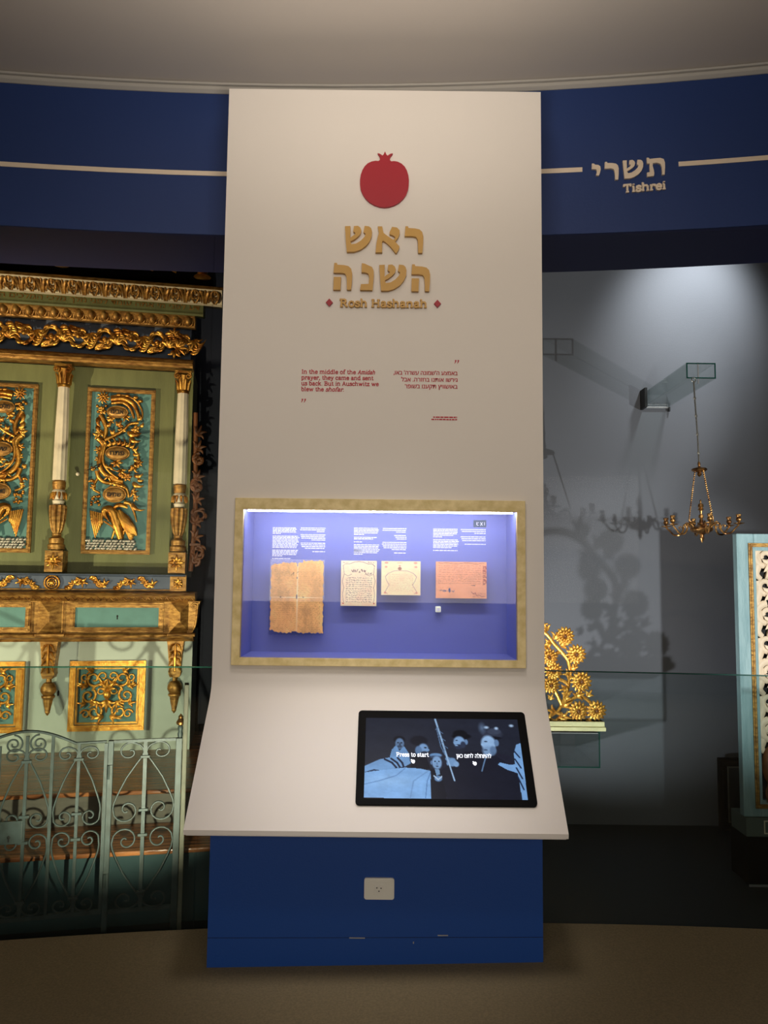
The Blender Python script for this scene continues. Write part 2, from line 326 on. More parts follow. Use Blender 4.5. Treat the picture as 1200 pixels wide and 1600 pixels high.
# ---------------------------------------------------------------- painted grids (printed or displayed pictures)
class Paint:
    def __init__(s, w, h, bg): s.w, s.h = w, h; s.a = np.zeros((h, w, 3)); s.a[:] = bg; s.X, s.Y = np.meshgrid(np.linspace(0, 1, w), np.linspace(0, 1, h))
    def mix(s, m, c): m = np.clip(m, 0, 1)[..., None]; s.a = s.a*(1-m)+np.array(c)*m
    def poly(s, pts, c, op=1):
        m = np.zeros_like(s.X, bool); n = len(pts)
        for i in range(n):
            x1, y1 = pts[i]; x2, y2 = pts[(i+1) % n]
            if y1 == y2: continue
            cnd = ((y1 > s.Y) != (y2 > s.Y)) & (s.X < (x2-x1)*(s.Y-y1)/(y2-y1)+x1); m ^= cnd
        s.mix(m*op, c)
    def ell(s, x, y, rx, ry, c, op=1, soft=.15, rot=0):
        dx, dy = (s.X-x), (s.Y-y)*s.h/s.w; ry = ry*s.h/s.w; cr, sr = math.cos(rot), math.sin(rot)
        d = np.sqrt(((dx*cr+dy*sr)/rx)**2+((-dx*sr+dy*cr)/ry)**2); s.mix((1+soft-d)/(2*soft)*op, c)
    def line(s, pts, wd, c, op=1):
        asp = s.h/s.w
        for (x1, y1), (x2, y2) in zip(pts, pts[1:]):
            dx, dy = x2-x1, (y2-y1)*asp; L = dx*dx+dy*dy+1e-12
            t = np.clip(((s.X-x1)*dx+(s.Y-y1)*asp*dy)/L, 0, 1); d = np.hypot(s.X-x1-t*dx, (s.Y-y1)*asp-t*dy)
            s.mix((wd-d)/(wd*.5)*op, c)
    def noise(s, amp, seed=1, cells=12):
        rs = np.random.RandomState(seed); z = np.zeros((s.h, s.w))
        for k in (cells, cells*3, cells*8):
            g = rs.rand(k+2, k+2); yi = s.Y*k; xi = s.X*k; y0 = yi.astype(int); x0 = xi.astype(int); fy = yi-y0; fx = xi-x0
            z += (g[y0, x0]*(1-fx)*(1-fy)+g[y0, x0+1]*fx*(1-fy)+g[y0+1, x0]*(1-fx)*fy+g[y0+1, x0+1]*fx*fy-.5)*(cells/k)**.5
        s.a = s.a*(1+amp*z[..., None])
    def build(s, name, m, parent, o, ux, uz, mask=None):
        """o = top-left corner, ux = full-width vector, uz = full-height vector (downwards)"""
        o, ux, uz = np.array(o), np.array(ux), np.array(uz)
        P = o+s.X[..., None]*ux+s.Y[..., None]*uz; w_, h_ = s.w, s.h
        idx = np.arange(w_*h_).reshape(h_, w_); q = np.stack([idx[:-1, :-1], idx[1:, :-1], idx[1:, 1:], idx[:-1, 1:]], -1).reshape(-1, 4)
        if mask is not None: q = q[mask[:-1, :-1].reshape(-1)]
        me = bpy.data.meshes.new(name); me.from_pydata(P.reshape(-1, 3).tolist(), [], q.tolist())
        ca = me.color_attributes.new('Col', 'FLOAT_COLOR', 'POINT')
        c = np.clip(s.a/255, 0, 1); c = np.where(c <= .04045, c/12.92, ((c+.055)/1.055)**2.4)
        ca.data.foreach_set('color', np.concatenate([c, np.ones((h_, w_, 1))], -1).astype(np.float32).reshape(-1))
        me.materials.append(M[m]); ob = bpy.data.objects.new(name, me); COL.objects.link(ob); ob.parent = parent; return ob
# ---------------------------------------------------------------- the setting
XS = [-5+i*.25 for i in range(41)]
def arc(x): return 3.445-x*x/24
def strip(prof, tilt, x0=-5, x1=5):
    """prof: closed loop of (offset from the curved glass line, z); tilt: rise per metre of x"""
    mb = MB(); xs = [x for x in XS if x0 < x < x1]; xs = [x0]+xs+[x1]; n = len(prof); v = []; f = []
    for x in xs: v += [(x, arc(x)+d, z+tilt*x*(1 if t is None else t)) for d, z, t in [(p+(None,))[:3] for p in prof]]
    for i in range(len(xs)-1):
        for k in range(n): k2 = (k+1) % n; f.append((i*n+k, i*n+k2, (i+1)*n+k2, (i+1)*n+k))
    f += [tuple(range(n)), tuple((len(xs)-1)*n+k for k in range(n))]
    mb.add(v, f); return mb
def sheet(d0, z0, t0, y1, name, m, kind='structure'):
    mb = MB(); v = []; f = []
    for x in XS: v += [(x, arc(x)+d0, z0+t0*x), (x, y1, z0+t0*x)]
    for i in range(len(XS)-1): f.append((2*i, 2*i+1, 2*i+3, 2*i+2))
    mb.add(v, f); o = mb.build(name, m, kind=kind)
    md = o.modifiers.new('thick', 'SOLIDIFY'); md.thickness = .02; md.offset = -1 if z0 < 1 else 1; return o
sheet(0, 0, .026, -3.5, 'floor', 'carpet')
mbf = strip([(-.002, -.3), (.06, -.3), (.06, -.1), (.0, -.1), (.0, -.002), (-.002, -.002)], .026); mbf.build('trim_1', 'casefloor', kind='structure')
strip([(-.006, -.001), (.010, -.001), (.010, .006), (-.006, .006)], .026).build('trim_2', 'alu', kind='structure')
MB().box(-5, 5, 3.3, 6.1, -.16, -.12).build('floor_case', 'casefloor', kind='structure')
sheet(-.02, 3.805, .024, -3.5, 'ceiling', 'ceil')
strip([(-.035, 3.79), (-.02, 3.79), (-.02, 3.775), (-.005, 3.765), (.0, 3.765), (.0, 3.80), (-.035, 3.80)], .024).build('trim_3', 'cornice', kind='structure')
strip([(0, 3.075, .5), (.40, 3.06, .5), (.40, 3.10, .5), (.03, 3.115, .5), (.03, 3.80, 1), (0, 3.80, 1)], .024).build('wall_front', 'band', kind='structure')
strip([(.005, 3.0735), (.405, 3.0585), (.405, 3.0590), (.005, 3.074)], .012).build('trim_4', 'soffit', kind='structure')
strip([(-.003, 3.362), (.0, 3.362), (.0, 3.384), (-.003, 3.384)], .02, -5, -.60).build('trim_5', 'cream', kind='structure')
strip([(-.003, 3.362), (.0, 3.362), (.0, 3.384), (-.003, 3.384)], .02, .60, .915).build('trim_6', 'cream', kind='structure')
strip([(-.003, 3.362), (.0, 3.362), (.0, 3.384), (-.003, 3.384)], .02, 1.345, 5).build('trim_7', 'cream', kind='structure')
MB().box(.1, 5, 5.28, 5.36, -.12, 4.6).build('wall_back_right', 'wallgrey', kind='structure')
MB().box(-5, .1, 5.95, 6.03, -.12, 4.6).box(.02, .1, 5.28, 5.95, -.12, 4.6).build('wall_back_left', 'walldark', kind='structure')
MB().box(-5.08, -5, -3.5, 6.03, -.3, 4.6).build('wall_left', 'roomwall', kind='structure')
MB().box(5, 5.08, -3.5, 6.03, -.3, 4.6).build('wall_right', 'roomwall', kind='structure')
MB().box(-5.08, 5.08, -3.58, -3.5, -.3, 4.0).build('wall_rear', 'roomwall', kind='structure')
MB().box(-5.08, 5.08, 3.40, 6.1, 4.6, 4.68).build('ceiling_case', 'walldark', kind='structure')
def pane(x0, x1, z0, z1, t, m, name):
    strip([(.006, z0, t), (.016, z0, t), (.016, z1, 0), (.006, z1, 0)], .026, x0, x1).build(name, m, kind='structure')
pane(-4.98, -.782, 0.0, 1.100, 1, 'g_low', 'window_1'); pane(-.778, 4.98, 0.0, 1.100, 1, 'g_low', 'window_2')
pane(-4.98, -.782, 1.103, 3.08, 0, 'g_up', 'window_3'); pane(-.778, 4.98, 1.103, 3.08, 0, 'g_up', 'window_4')
strip([(.0055, 1.0985), (.0165, 1.0985), (.0165, 1.1035), (.0055, 1.1035)], 0).build('trim_8', 'edgegl', kind='structure')

# ---------------------------------------------------------------- the console
con = thing('exhibit_console', 'tall cream white display panel curving out into a sloping desk above a blue base', 'display panel', (0, 3.09, 0))
Y0 = 3.09
def cl(mb): return mb.xf(lambda x, y, z: (x, y-Y0, z))
W = .665
body = MB()
body.box(-W, W, 3.12, 3.41, 1.80, 3.575).box(-W, -.56, 3.12, 3.41, 1.165, 1.80).box(.56, W, 3.12, 3.41, 1.165, 1.80)
prof = [(3.12, 1.165), (3.12, 1.085)]
for i in range(1, 9):
    t = i/8; a = Vector((3.12, 1.085)); b = Vector((3.12, 1.045)); c = Vector((3.075, .996)); p = a*(1-t)**2+b*2*t*(1-t)+c*t*t; prof.append((p.x, p.y))
prof += [(2.739, .626), (2.741, .609), (2.775, .608), (2.775, .596), (3.41, .596), (3.41, 1.165)]
body.profile(prof, -W, W)
cl(body).build('panel', 'panel', con, sm=True, angle=25)
b = MB(); hw = .646
b.hexa([(-hw, 3.09, -.026*hw), (hw, 3.09, .026*hw), (hw, 3.43, .026*hw), (-hw, 3.43, -.026*hw), (-hw, 3.09, .596), (hw, 3.09, .596), (hw, 3.41, .596), (-hw, 3.41, .596)])
base = cl(b).build('base', 'blue', con)
cl(MB().hexa([(-hw, 3.0885, .112), (hw, 3.0885, .128), (hw, 3.09, .128), (-hw, 3.09, .112), (-hw, 3.0885, .1135), (hw, 3.0885, .1295), (hw, 3.09, .1295), (-hw, 3.09, .1135)])).build('seam', 'seam', base)
ch = MB()
for x0, x1, z in [(-.625, -.54, 0), (-.24, -.21, 0), (-.2, .30, -.002), (.3, .63, 0), (-.10, -.04, .120), (.24, .28, .124)]:
    zz = .026*x0+z; cl(MB().box(x0, x1, 3.087, 3.0899, zz, zz+.0035)).build('paint_chip', 'chip', base)
cl(MB().box(.145, .149, 3.088, 3.0899, .10, .107)).build('paint_chip', 'chip', base)
# showcase
fr = MB(); ox, oz0, oz1, ix, iz0, iz1 = .587, 1.148, 1.817, .553, 1.178, 1.771
fr.prism([(-ox, oz0), (ox, oz0), (ox, oz1), (-ox, oz1)], 3.098, 3.125, holes=[[(-ix, iz0), (-ix, iz1), (ix, iz1), (ix, iz0)]])
frame = cl(fr).build('showcase_frame', 'frame', con, bev=.0015)
ln = MB(); t = .008; bx, bz0, bz1 = .553, 1.178, 1.785
ln.box(-bx, bx, 3.365, 3.373, bz0, bz1).box(-bx-.006, -bx, 3.126, 3.373, bz0, bz1).box(bx, bx+.006, 3.126, 3.373, bz0, bz1)
ln.box(-bx, bx, 3.126, 3.373, bz0-.006, bz0).box(-bx, bx, 3.126, 3.373, bz1, bz1+.006)
lining = cl(ln).build('showcase_lining', 'lining', con)
cl(MB().box(-.54, .54, 3.128, 3.140, 1.766, 1.784)).build('led_strip', 'led', con)
cl(MB().box(-ix, ix, 3.116, 3.121, iz0, iz1)).build('showcase_glass', 'g_show', con)
yy = 3.3645
class _Tx: pass
tx = _Tx(); tx.add = lambda v, f: None
def fine_part(*a, **k): m_ = MB(); fine_print(m_, *a, **k); cl(m_).build('information_text', 'white', lining)
fine_part(-.471, -.362, 1.716, [[.95, .96, .95, .94, .35], [1.02, 1.08, 1.05, 1.03, 1.06, 1.0, 1.05, .98, .97], [1.03, 1, .98, .96, .4], [.75]], .0062, yy)
fine_part(-.351, -.240, 1.716, [[.97, 1, .34], [.98, .96, .94, .55], [.97, .96, .93, .8], [.5]], .0075, yy, 'R')
fine_part(-.115, -.004, 1.718, [[.96, .97, .98, .93, .4], [.9, .75], [.35], [1, .98, 1, 1.02, .98, .93, .35]], .0068, yy)
fine_part(-.115, -.07, 1.624, [[1, .98, .9]], .0055, yy)
fine_part(.008, .115, 1.718, [[.97, .98, .42], [.5, .45, .4], [.98, 1.0, .96, .93, .6], [.5]], .0078, yy, 'R')
fine_part(.232, .344, 1.718, [[.95, .97, 1, .96, .8, .35], [.98, 1, .97, .98, .94, .75], [.96]], .0068, yy)
fine_part(.352, .462, 1.717, [[1, .95, .45], [1, .97, .94], [.84]], .0082, yy, 'R')
sg = cl(MB().box(.408, .464, 3.362, 3.3649, 1.726, 1.757)).build('teal_rectangle', 'deepteal', lining)  # dark teal rectangle with white strokes on the back lining
sq = MB(); 
for i, (a, c, d, e) in enumerate([(.422, 1.748, .422, 1.737), (.422, 1.737, .43, 1.733), (.43, 1.748, .426, 1.742), (.438, 1.748, .448, 1.733), (.448, 1.748, .438, 1.733), (.456, 1.748, .456, 1.734)]):
    sq.ribbon([(a, c), (d, e)], .0022, 3.3612, 3.3619)
cl(sq).build('white_stroke', 'white', sg)
# raised emblem, lettering and print on the panel face
YF = 3.12
def pom(cx, cy): return (.0025+(cx-615)/1200*.2703, 3.316-(cy)/1200*.2820)
out = [(478,122),(510,128),(545,145),(568,165),(590,148),(618,85),(645,148),(668,165),(695,145),(725,128),(764,122),(745,150),(722,180),(710,215),(712,250),(735,272),(790,266),(860,278),(930,312),(990,368),(1030,440),(1058,530),(1070,620),(1068,710),(1055,800),(1022,890),(965,970),(890,1040),(800,1090),(700,1122),(615,1130),(530,1122),(430,1090),(340,1040),(265,970),(208,890),(170,800),(157,710),(157,620),(168,530),(198,440),(240,368),(298,312),(370,278),(440,264),(495,268),(522,250),(525,215),(518,180),(500,152)]
cl(MB().prism([pom(*p) for p in out], 3.108, 3.121)).build('pomegranate_emblem', 'red', con, sm=True, angle=50, label='flat red pomegranate emblem')
def LT(cx, cy): return (-.2385+cx/1200*.4848, 3.012-cy/1000*.4165)
SHIN = [[(192,115),(248,112),(248,200),(247,265),(262,300),(255,345),(290,378),(215,380),(205,290)],
        [(285,112),(325,108),(350,125),(362,155),(355,190),(330,220),(290,252),(245,274),(244,240),(262,222),(300,195),(300,182),(278,170)],
        [(395,108),(440,112),(462,130),(473,165),(470,215),(448,270),(410,318),(350,358),(290,377),(215,379),(215,330),(262,300),(310,292),(358,262),(395,222),(408,190),(385,175)]]
ALEF = [[(532,112),(578,112),(584,150),(592,180),(640,215),(700,255),(758,318),(750,350),(730,388),(715,385),(670,325),(620,280),(590,262),(578,270),(580,382),(512,382),(520,290),(532,225),(545,180)],
        [(680,115),(730,122),(758,150),(760,185),(745,225),(715,268),(690,255),(712,232),(710,218),(690,205),(655,192),(655,170)]]
RESH = [[(818,108),(845,108),(850,126),(920,130),(965,140),(992,165),(1004,215),(1002,290),(995,382),(952,382),(950,300),(945,245),(930,218),(895,210),(812,210)]]
NUN = [[(372,495),(400,500),(440,518),(478,535),(494,570),(497,620),(485,772),(358,772),(365,712),(445,708),(450,640),(440,605),(410,592),(370,590)]]
def shift(g, dx, dy, k=1, kz=1, ox=0, oy=0): return [[(ox+(x+dx)*k, oy+(y+dy)*kz) for x, y in p] for p in g]
HE = shift(RESH, -730, 388)+[[(85,640),(160,640),(155,772),(82,772)]]
for L_ in (SHIN, ALEF, RESH, HE, NUN, shift(SHIN, 360, 398), shift(HE, 803, 6)):
    hl = MB()
    for gi, g in enumerate(L_): hl.prism([LT(*p) for p in g], 3.104+.0004*gi, 3.1205)
    cl(hl).build('title_letter', 'letgold', con, label='raised golden Hebrew letter')
h2 = MB(); a = LT(150, 938); e = LT(1050, 938)
slab(h2, 'Rosh Hashanah', a[0], a[1], .031, 1.5, 3.108, 3.1203, fit=e[0]-a[0])
cl(h2).build('latin_title', 'letgold', con)
for cx in (42, 1155):
    a = LT(cx, 897); cl(MB().prism([(a[0]-.0145, a[1]), (a[0], a[1]+.0165), (a[0]+.0145, a[1]), (a[0], a[1]-.0165)], 3.110, 3.1205)).build('red_diamond', 'red', con)
q = MB(); yq = (3.1185, 3.1195)
def qp(name):
    global q
    cl(q).build(name, 'redpr', con); q = MB()
x = slab(q, 'In the middle of the ', -.332, 2.338, .0165, 1.35, *yq, fit=.232); slab(q, 'Amidah', x, 2.338, .0165, 1.3, *yq, it=1, fit=.072)
slab(q, 'prayer, they came and sent', -.332, 2.3135, .0165, 1.35, *yq, fit=.298)
slab(q, 'us back. But in Auschwitz we', -.332, 2.289, .0165, 1.35, *yq, fit=.320)
x = slab(q, 'blew the ', -.332, 2.2645, .0165, 1.35, *yq, fit=.100); slab(q, 'shofar.', x, 2.2645, .0165, 1.3, *yq, it=1, fit=.078)
qp('english_quotation')
for x0, z0 in ((-.331, 2.232), (.300, 2.402)):
    for k in (0, .011): q.prism([(x0+k+.002, z0), (x0+k+.009, z0), (x0+k+.007, z0-.008), (x0+k+.002, z0-.015), (x0+k, z0-.015), (x0+k+.003, z0-.007)], *yq)
    qp('quotation_mark')
heb(q, "באמצע ה'שמונה עשרה' באו,", .313, 2.338, .0255, 3.1188, fit=.264, bold=.0006)
heb(q, "גירשו אותנו בחזרה. אבל", .313, 2.3095, .0255, 3.1188, fit=.232, bold=.0006)
heb(q, "באושוויץ תקענו בשופר", .313, 2.2815, .0255, 3.1188, fit=.218, bold=.0006)
qp('hebrew_quotation')
fine_print(q, .206, .312, 2.164, [[.93, 1.0]], .0095, 3.1188, 'R', h=.0055)
qp('credit_line')

# ---------------------------------------------------------------- touchscreen lying on the desk
ts = thing('touchscreen', 'black framed touchscreen lying on the sloping white desk, showing a blue photograph', 'screen', (.248, 2.931, .837))
N = Vector((0, -.740, .673)); UP = Vector((0, .673, .740))
ts.rotation_euler = Matrix(((1, 0, 0), (0, UP.y, N.y), (0, UP.z, N.z))).to_euler()   # local x right, y up the slope, z out of it
def rrect(hx, hy, r, n=5):
    o = []
    for sx, sy, a0 in ((1, 1, 0), (-1, 1, 90), (-1, -1, 180), (1, -1, 270)):
        for k in range(n+1): a = R(a0+90*k/n); o.append((sx*(hx-r)+r*math.cos(a), sy*(hy-r)+r*math.sin(a)))
    return o
bz = MB(); bz.prism(rrect(.3225, .1915, .014), -.010, .003); bz.xf(lambda x, y, z: (x, z, -y)).build('bezel', 'black', ts, bev=.002)
P = Paint(300, 168, (34, 38, 52))
def sc(x, y):
    v = (y-130)/466; return ((x-(125-15*v))/(880+78*v), v)
def SP(*pts): return [sc(*p) for p in pts]
def pol(c, *pts, op=1): P.poly(SP(*pts), c, op)
def el(x, y, rx, ry, c, op=1, soft=.15, rot=0): a = sc(x, y); P.ell(a[0], a[1], rx/920, ry/466, c, op, soft, rot)
BL = (132, 176, 226); BL2 = (108, 150, 200); DK = (20, 22, 32)
el(560, 300, 500, 200, (44, 48, 64), .5, .9)
pol((36, 38, 54), (370,605),(500,430),(620,380),(700,330),(820,320),(960,350),(1010,430),(1015,605))
# left man in a shawl
el(318, 262, 34, 22, DK); el(320, 285, 26, 32, (98,128,168)); el(322, 292, 6, 14, (60,78,108)); el(310,280,5,4,DK); el(331,281,5,4,DK); el(320,303,14,8,(58,74,100))
pol(BL2, (262,365),(275,320),(300,295),(318,330),(345,300),(372,340),(380,380),(330,400),(262,385)); pol((70,90,124), (318,330),(325,370),(312,372))
# second man with beard, profile
el(432, 268, 52, 30, (26,28,40)); el(458, 318, 30, 34, (120,158,205)); el(430,325,20,26,(92,124,166)); el(486,322,8,6,(120,158,205)); el(465,345,26,16,(46,56,76)); pol((22,24,36), (400,350),(470,345),(500,430),(380,440)); el(470,308,8,4,DK)
# scroll cloth with stripes and table cloth
pol((120,164,216), (113,420),(200,380),(300,360),(375,375),(385,400),(330,430),(230,470),(113,500))
for a in range(3): P.line(SP((232+a*38,378-a*4),(275+a*30,398),(300+a*22,425),(292+a*20,455-a*14)), .008, (24,34,60))
P.line(SP((120,455),(170,440),(200,445),(180,460)), .006, (28,38,66))
pol((134,182,238), (113,455),(220,440),(350,425),(440,430),(508,445),(498,500),(502,596),(110,592))
el(260,500,150,30,(156,200,248),.5,.6); P.line(SP((500,450),(480,500),(470,596)), .004, (96,136,190)); P.line(SP((350,430),(300,470),(200,500),(113,520)), .004, (104,146,200))
P.line(SP((490,440),(400,500),(380,596)), .005, (116,158,210),.7)
# boy
el(530,352,36,12,BL2); el(528,362,34,8,(60,78,108)); el(537,395,28,38,(132,170,216)); el(526,388,5,4,DK); el(549,388,5,4,DK); el(539,415,8,3,(50,60,86)); el(538,400,4,8,(100,134,178)); el(505,395,6,12,(96,126,168))
pol((24,26,38), (500,430),(530,440),(575,440),(605,500),(590,600),(505,600)); pol((120,160,205), (525,432),(550,432),(556,460),(535,470)); el(545,485,22,16,(104,142,190)); P.line(SP((520,470),(545,490),(570,470)), .006, (180,206,236)); P.line(SP((575,450),(600,490),(608,520)), .009, (60,78,110))
# branch
P.line(SP((527,135),(565,260),(592,350),(640,495)), .008, (150,186,226)); P.line(SP((535,190),(560,300),(585,350)), .004, (90,120,160))
for a in range(7): P.line(SP((545+a*7,185+a*22),(530+a*7+(a%2)*35,200+a*22)), .003, (96,126,166))
P.line(SP((600,400),(640,495)), .006, (170,200,235)); P.line(SP((596,398),(626,470)), .005, (120,154,196))
# man holding it
el(680,238,56,18,(16,18,26)); el(672,222,42,22,(18,20,28)); el(668,272,34,34,(128,166,212)); el(708,272,10,16,(104,138,182)); el(640,276,6,9,(128,166,212)); el(652,262,7,3,DK); el(664,300,24,14,(44,52,74)); el(652,294,9,3,(140,176,220)); el(690,288,16,20,(48,58,82),.8)
el(625,392,30,26,(120,158,204)); el(650,402,20,20,(132,170,216)); el(600,372,14,12,(110,148,194)); P.line(SP((612,385),(640,392)), .003, (52,66,94)); P.line(SP((612,396),(642,404)), .003, (52,66,94)); P.line(SP((612,408),(640,415)), .003, (52,66,94))
# tall man, beard and fur hat
el(858,222,62,30,(52,58,76)); el(870,206,40,20,(62,70,90)); el(858,246,56,10,(24,26,36)); el(838,278,44,46,(150,186,228)); el(885,275,14,20,(104,136,178)); el(803,285,8,9,(150,186,228)); el(822,268,10,4,(40,50,74)); P.ell(*sc(838,325), 34/920, 34/466, (128,160,200), 1, .3); el(822,318,12,4,(60,76,106)); el(866,320,20,26,(96,124,162),.8); P.line(SP((830,350),(810,400),(800,440)), .006, (110,144,186))
pol((30,32,46), (745,330),(800,330),(815,360),(880,350),(960,400),(1015,470),(1010,605),(650,605),(660,450),(700,400)); P.line(SP((826,348),(812,395),(800,440)), .005, (104,138,180)); pol((30,32,46), (560,440),(700,330),(745,330),(760,605),(600,605)); el(625,392,28,24,(120,158,204)); el(650,402,16,16,(132,170,216))
P.line(SP((592,350),(640,495)), .006, (160,194,232))
# right hand and striped shawl
pol((124,170,224), (892,402),(905,390),(960,402),(995,400),(985,340),(1000,285),(1025,275),(1045,420),(1068,603),(1035,600),(1010,450),(950,432))
for a in range(4): P.line(SP((985+a*8,320+a*50),(1020+a*8,360+a*60)), .006, (30,40,66))
pol((30,32,46), (1005,470),(1012,605),(1020,605),(1020,500))
for x_, y_, r_ in ((825,182,14),(883,187,11),(970,170,13)): el(x_, y_, r_, 8, (170,198,232), 1, .5)
el(800,185,16,24,(120,150,190),.6,.8)
P.noise(.10, 3, 20)
P.build('screen_picture', 'screen', ts, (-.293, .158, .0102), (.584, 0, 0), (0, -.326, 0))
TM = mat('screen_white', (235, 240, 250), emit=.9)
tt = MB()
def tb(name):
    global tt
    tt.xf(lambda x, y, z: (x, z, -y)).build(name, TM, ts); tt = MB()
def S2(x, y): a, v = sc(x, y); return -.293+a*.584, .158-v*.326
a0 = S2(300, 362); a1 = S2(490, 362); slab(tt, 'Press to start', a0[0], a0[1], .0165, 1.0, -.0112, -.0106, fit=a1[0]-a0[0]); tb('screen_text')
a0 = S2(855, 366); a2 = S2(652, 366); heb(tt, 'להתחלה לחצו כאן', a0[0], a0[1], .0245, -.0112, fit=a0[0]-a2[0], bold=.0004); tb('screen_text')
for x_, y_ in ((396, 388), (756, 396)):
    c = S2(x_, y_); tt.prism([(c[0]+dx*.001, c[1]+dz*.001) for dx, dz in [(-7,6),(-4,8),(0,4),(3,6),(8,3),(8,-4),(5,-9),(-1,-9),(-4,-5),(-7,0),(-4,1)]], -.0112, -.0106); tb('hand_icon')
# ---------------------------------------------------------------- socket
so = thing('power_socket', 'white plastic wall socket with three holes on the blue base', 'socket', (.013, 3.09, .305), 0)
s_ = MB(); s_.prism(rrect(.058, .040, .009), -.010, 0); s_.build('cover_plate', 'socket', so, bev=.003)
MB().prism(rrect(.042, .027, .003), -.0125, -.0095).build('inner_frame', 'socket', so, bev=.001)
ins = MB().box(-.021, .019, -.0155, -.012, -.020, .019).build('socket_insert', 'socket', so, bev=.001)
MB().prism([(-.001+.016*math.cos(i*.3307), .016*math.sin(i*.3307)) for i in range(19)], -.0165, -.0154).build('socket_face', 'socket', ins, bev=.0005)
for x_, z_ in ((-.009, .006), (.007, .005), (-.001, -.006)): hb = MB(); hb.prism([(x_+.0024*math.cos(i*.785), z_+.0024*math.sin(i*.785)) for i in range(8)], -.0172, -.0164); hb.build('pin_hole', 'blackm', ins)
# ---------------------------------------------------------------- documents in the showcase
def docthing(name, label, x0, x1, z0, z1, P_, mask=None, th=.004, y=3.33, back=True):
    t_ = thing(name, label, 'document', ((x0+x1)/2, y, z0), 0, None)
    hw_ = (x1-x0)/2; h_ = z1-z0
    P_.a = np.clip(P_.a*1.12, 0, 255)
    P_.build('page', 'doc', t_, (-hw_, -th/2-.0003, h_), (2*hw_, 0, 0), (0, 0, -h_), mask)
    if back: MB().box(-hw_, hw_, -th/2, th/2, 0, h_).build('backing', 'paper', t_)
    for a_ in (-hw_*.5, hw_*.5-.006): MB().box(a_, a_+.006, th/2, .034, h_*.5, h_*.5+.006).build('mount_pin', 'white', t_)
    return t_
def scribble(P_, x0, x1, y0, y1, rows, c, wd=.004, op=.6, seed=1, amp=.3):
    rs = random.Random(seed); rh = (y1-y0)/rows
    for r_ in range(rows):
        y = y0+(r_+.5)*rh; x = x0
        while x < x1:
            n = rs.randint(3, 7); pts = []
            for k in range(n): pts.append((min(x, x1), y+rs.uniform(-amp, amp)*rh)); x += rs.uniform(.008, .016)
            P_.line(pts, wd, c, op); x += .012
P1 = Paint(116, 160, (226, 174, 112))
P1.noise(.22, 5, 6); P1.a *= np.array([1, .98, .92])
scribble(P1, .08, .93, .04, .98, 34, (150, 98, 58), .004, .35, 3)
P1.ell(.51, .5, .012, .5, (240, 214, 170), .8, .6); P1.ell(.5, .51, .5, .006, (244, 222, 180), .8, .6)
P1.line([(.40, .20), (.44, .17), (.43, .21)], .006, (90, 50, 34)); P1.line([(.49, .18), (.52, .16)], .006, (90, 50, 34)); P1.ell(.5, .245, .01, .012, (40, 44, 90)); P1.ell(.5, .50, .012, .03, (46, 50, 96))
P1.ell(.2, .505, .015, .008, (60, 40, 50)); P1.ell(.62, .505, .012, .007, (60, 40, 50)); P1.ell(.3, .8, .3, .2, (206, 140, 84), .3, .9); P1.ell(.8, .25, .25, .2, (232, 170, 96), .35, .9)
X_, Y_ = P1.X, P1.Y
nz = lambda t_, s_: .006*np.sin(t_*37+s_)+.005*np.sin(t_*83+s_*2)
mk = (X_ > .012+nz(Y_, 1)) & (X_ < .985+nz(Y_, 4)) & (Y_ > .035+nz(X_, 2)-.03*(X_ > .6)+.055*np.clip(.25-X_, 0, 1)*4*.6) & (Y_ < .985+nz(X_, 3)-.05*np.clip(.2-X_, 0, 1)*4) & ~((abs(X_-.5) < .012) & (Y_ < .085)) & ~((abs(X_-.46) < .045) & (Y_ > .965)) & (X_+Y_*1.2 > .11)
d1 = docthing('torn_manuscript', 'large torn brown manuscript sheet folded in four, leftmost in the blue showcase', -.472, -.240, 1.258, 1.573, P1, mk, back=False)
mp = Paint(116, 160, (200, 150, 96)); o_ = mp.build('page_back', 'doc', d1, (-.116, .0012, .315), (.232, 0, 0), (0, 0, -.315), mk)
MB().box(-.118, .118, .002, .005, -.006, .318).build('acrylic_mount', 'acrylic', d1)
P2 = Paint(88, 112, (240, 206, 164)); P2.noise(.08, 8, 6)
INK = (92, 62, 62)
scribble(P2, .14, .86, .36, .93, 12, INK, .006, .8, 11, .28)
P2.line([(.05,.12),(.12,.07),(.25,.07),(.38,.03),(.5,.02),(.62,.03),(.75,.07),(.88,.07),(.94,.12)], .008, INK)
for s_ in (0, 1):
    f_ = (lambda x: x) if not s_ else (lambda x: 1-x)
    P2.line([(f_(.06),.12),(f_(.09),.3),(f_(.04),.45),(f_(.08),.6),(f_(.05),.75),(f_(.08),.92)], .007, INK, .9); P2.ell(f_(.07), .945, .02, .015, (190, 60, 50)); P2.line([(f_(.1),.3),(f_(.2),.34),(f_(.3),.3)], .006, INK)
scribble(P2, .3, .7, .18, .27, 1, INK, .011, .9, 5, .4); scribble(P2, .68, .85, .24, .33, 1, INK, .008, .9, 6, .4); scribble(P2, .05, .2, .02, .06, 1, INK, .006, .7, 6); scribble(P2, .75, .95, .02, .06, 1, INK, .006, .7, 7)
docthing('ornate_greeting_card', 'upright cream card with scrolled ink border and handwriting, second from left in showcase', -.167, -.013, 1.379, 1.573, P2)
P3 = Paint(96, 82, (240, 208, 158)); P3.noise(.07, 9, 6)
PI_ = (206, 140, 110)
scribble(P3, .2, .8, .38, .9, 10, (198, 158, 112), .004, .7, 21)
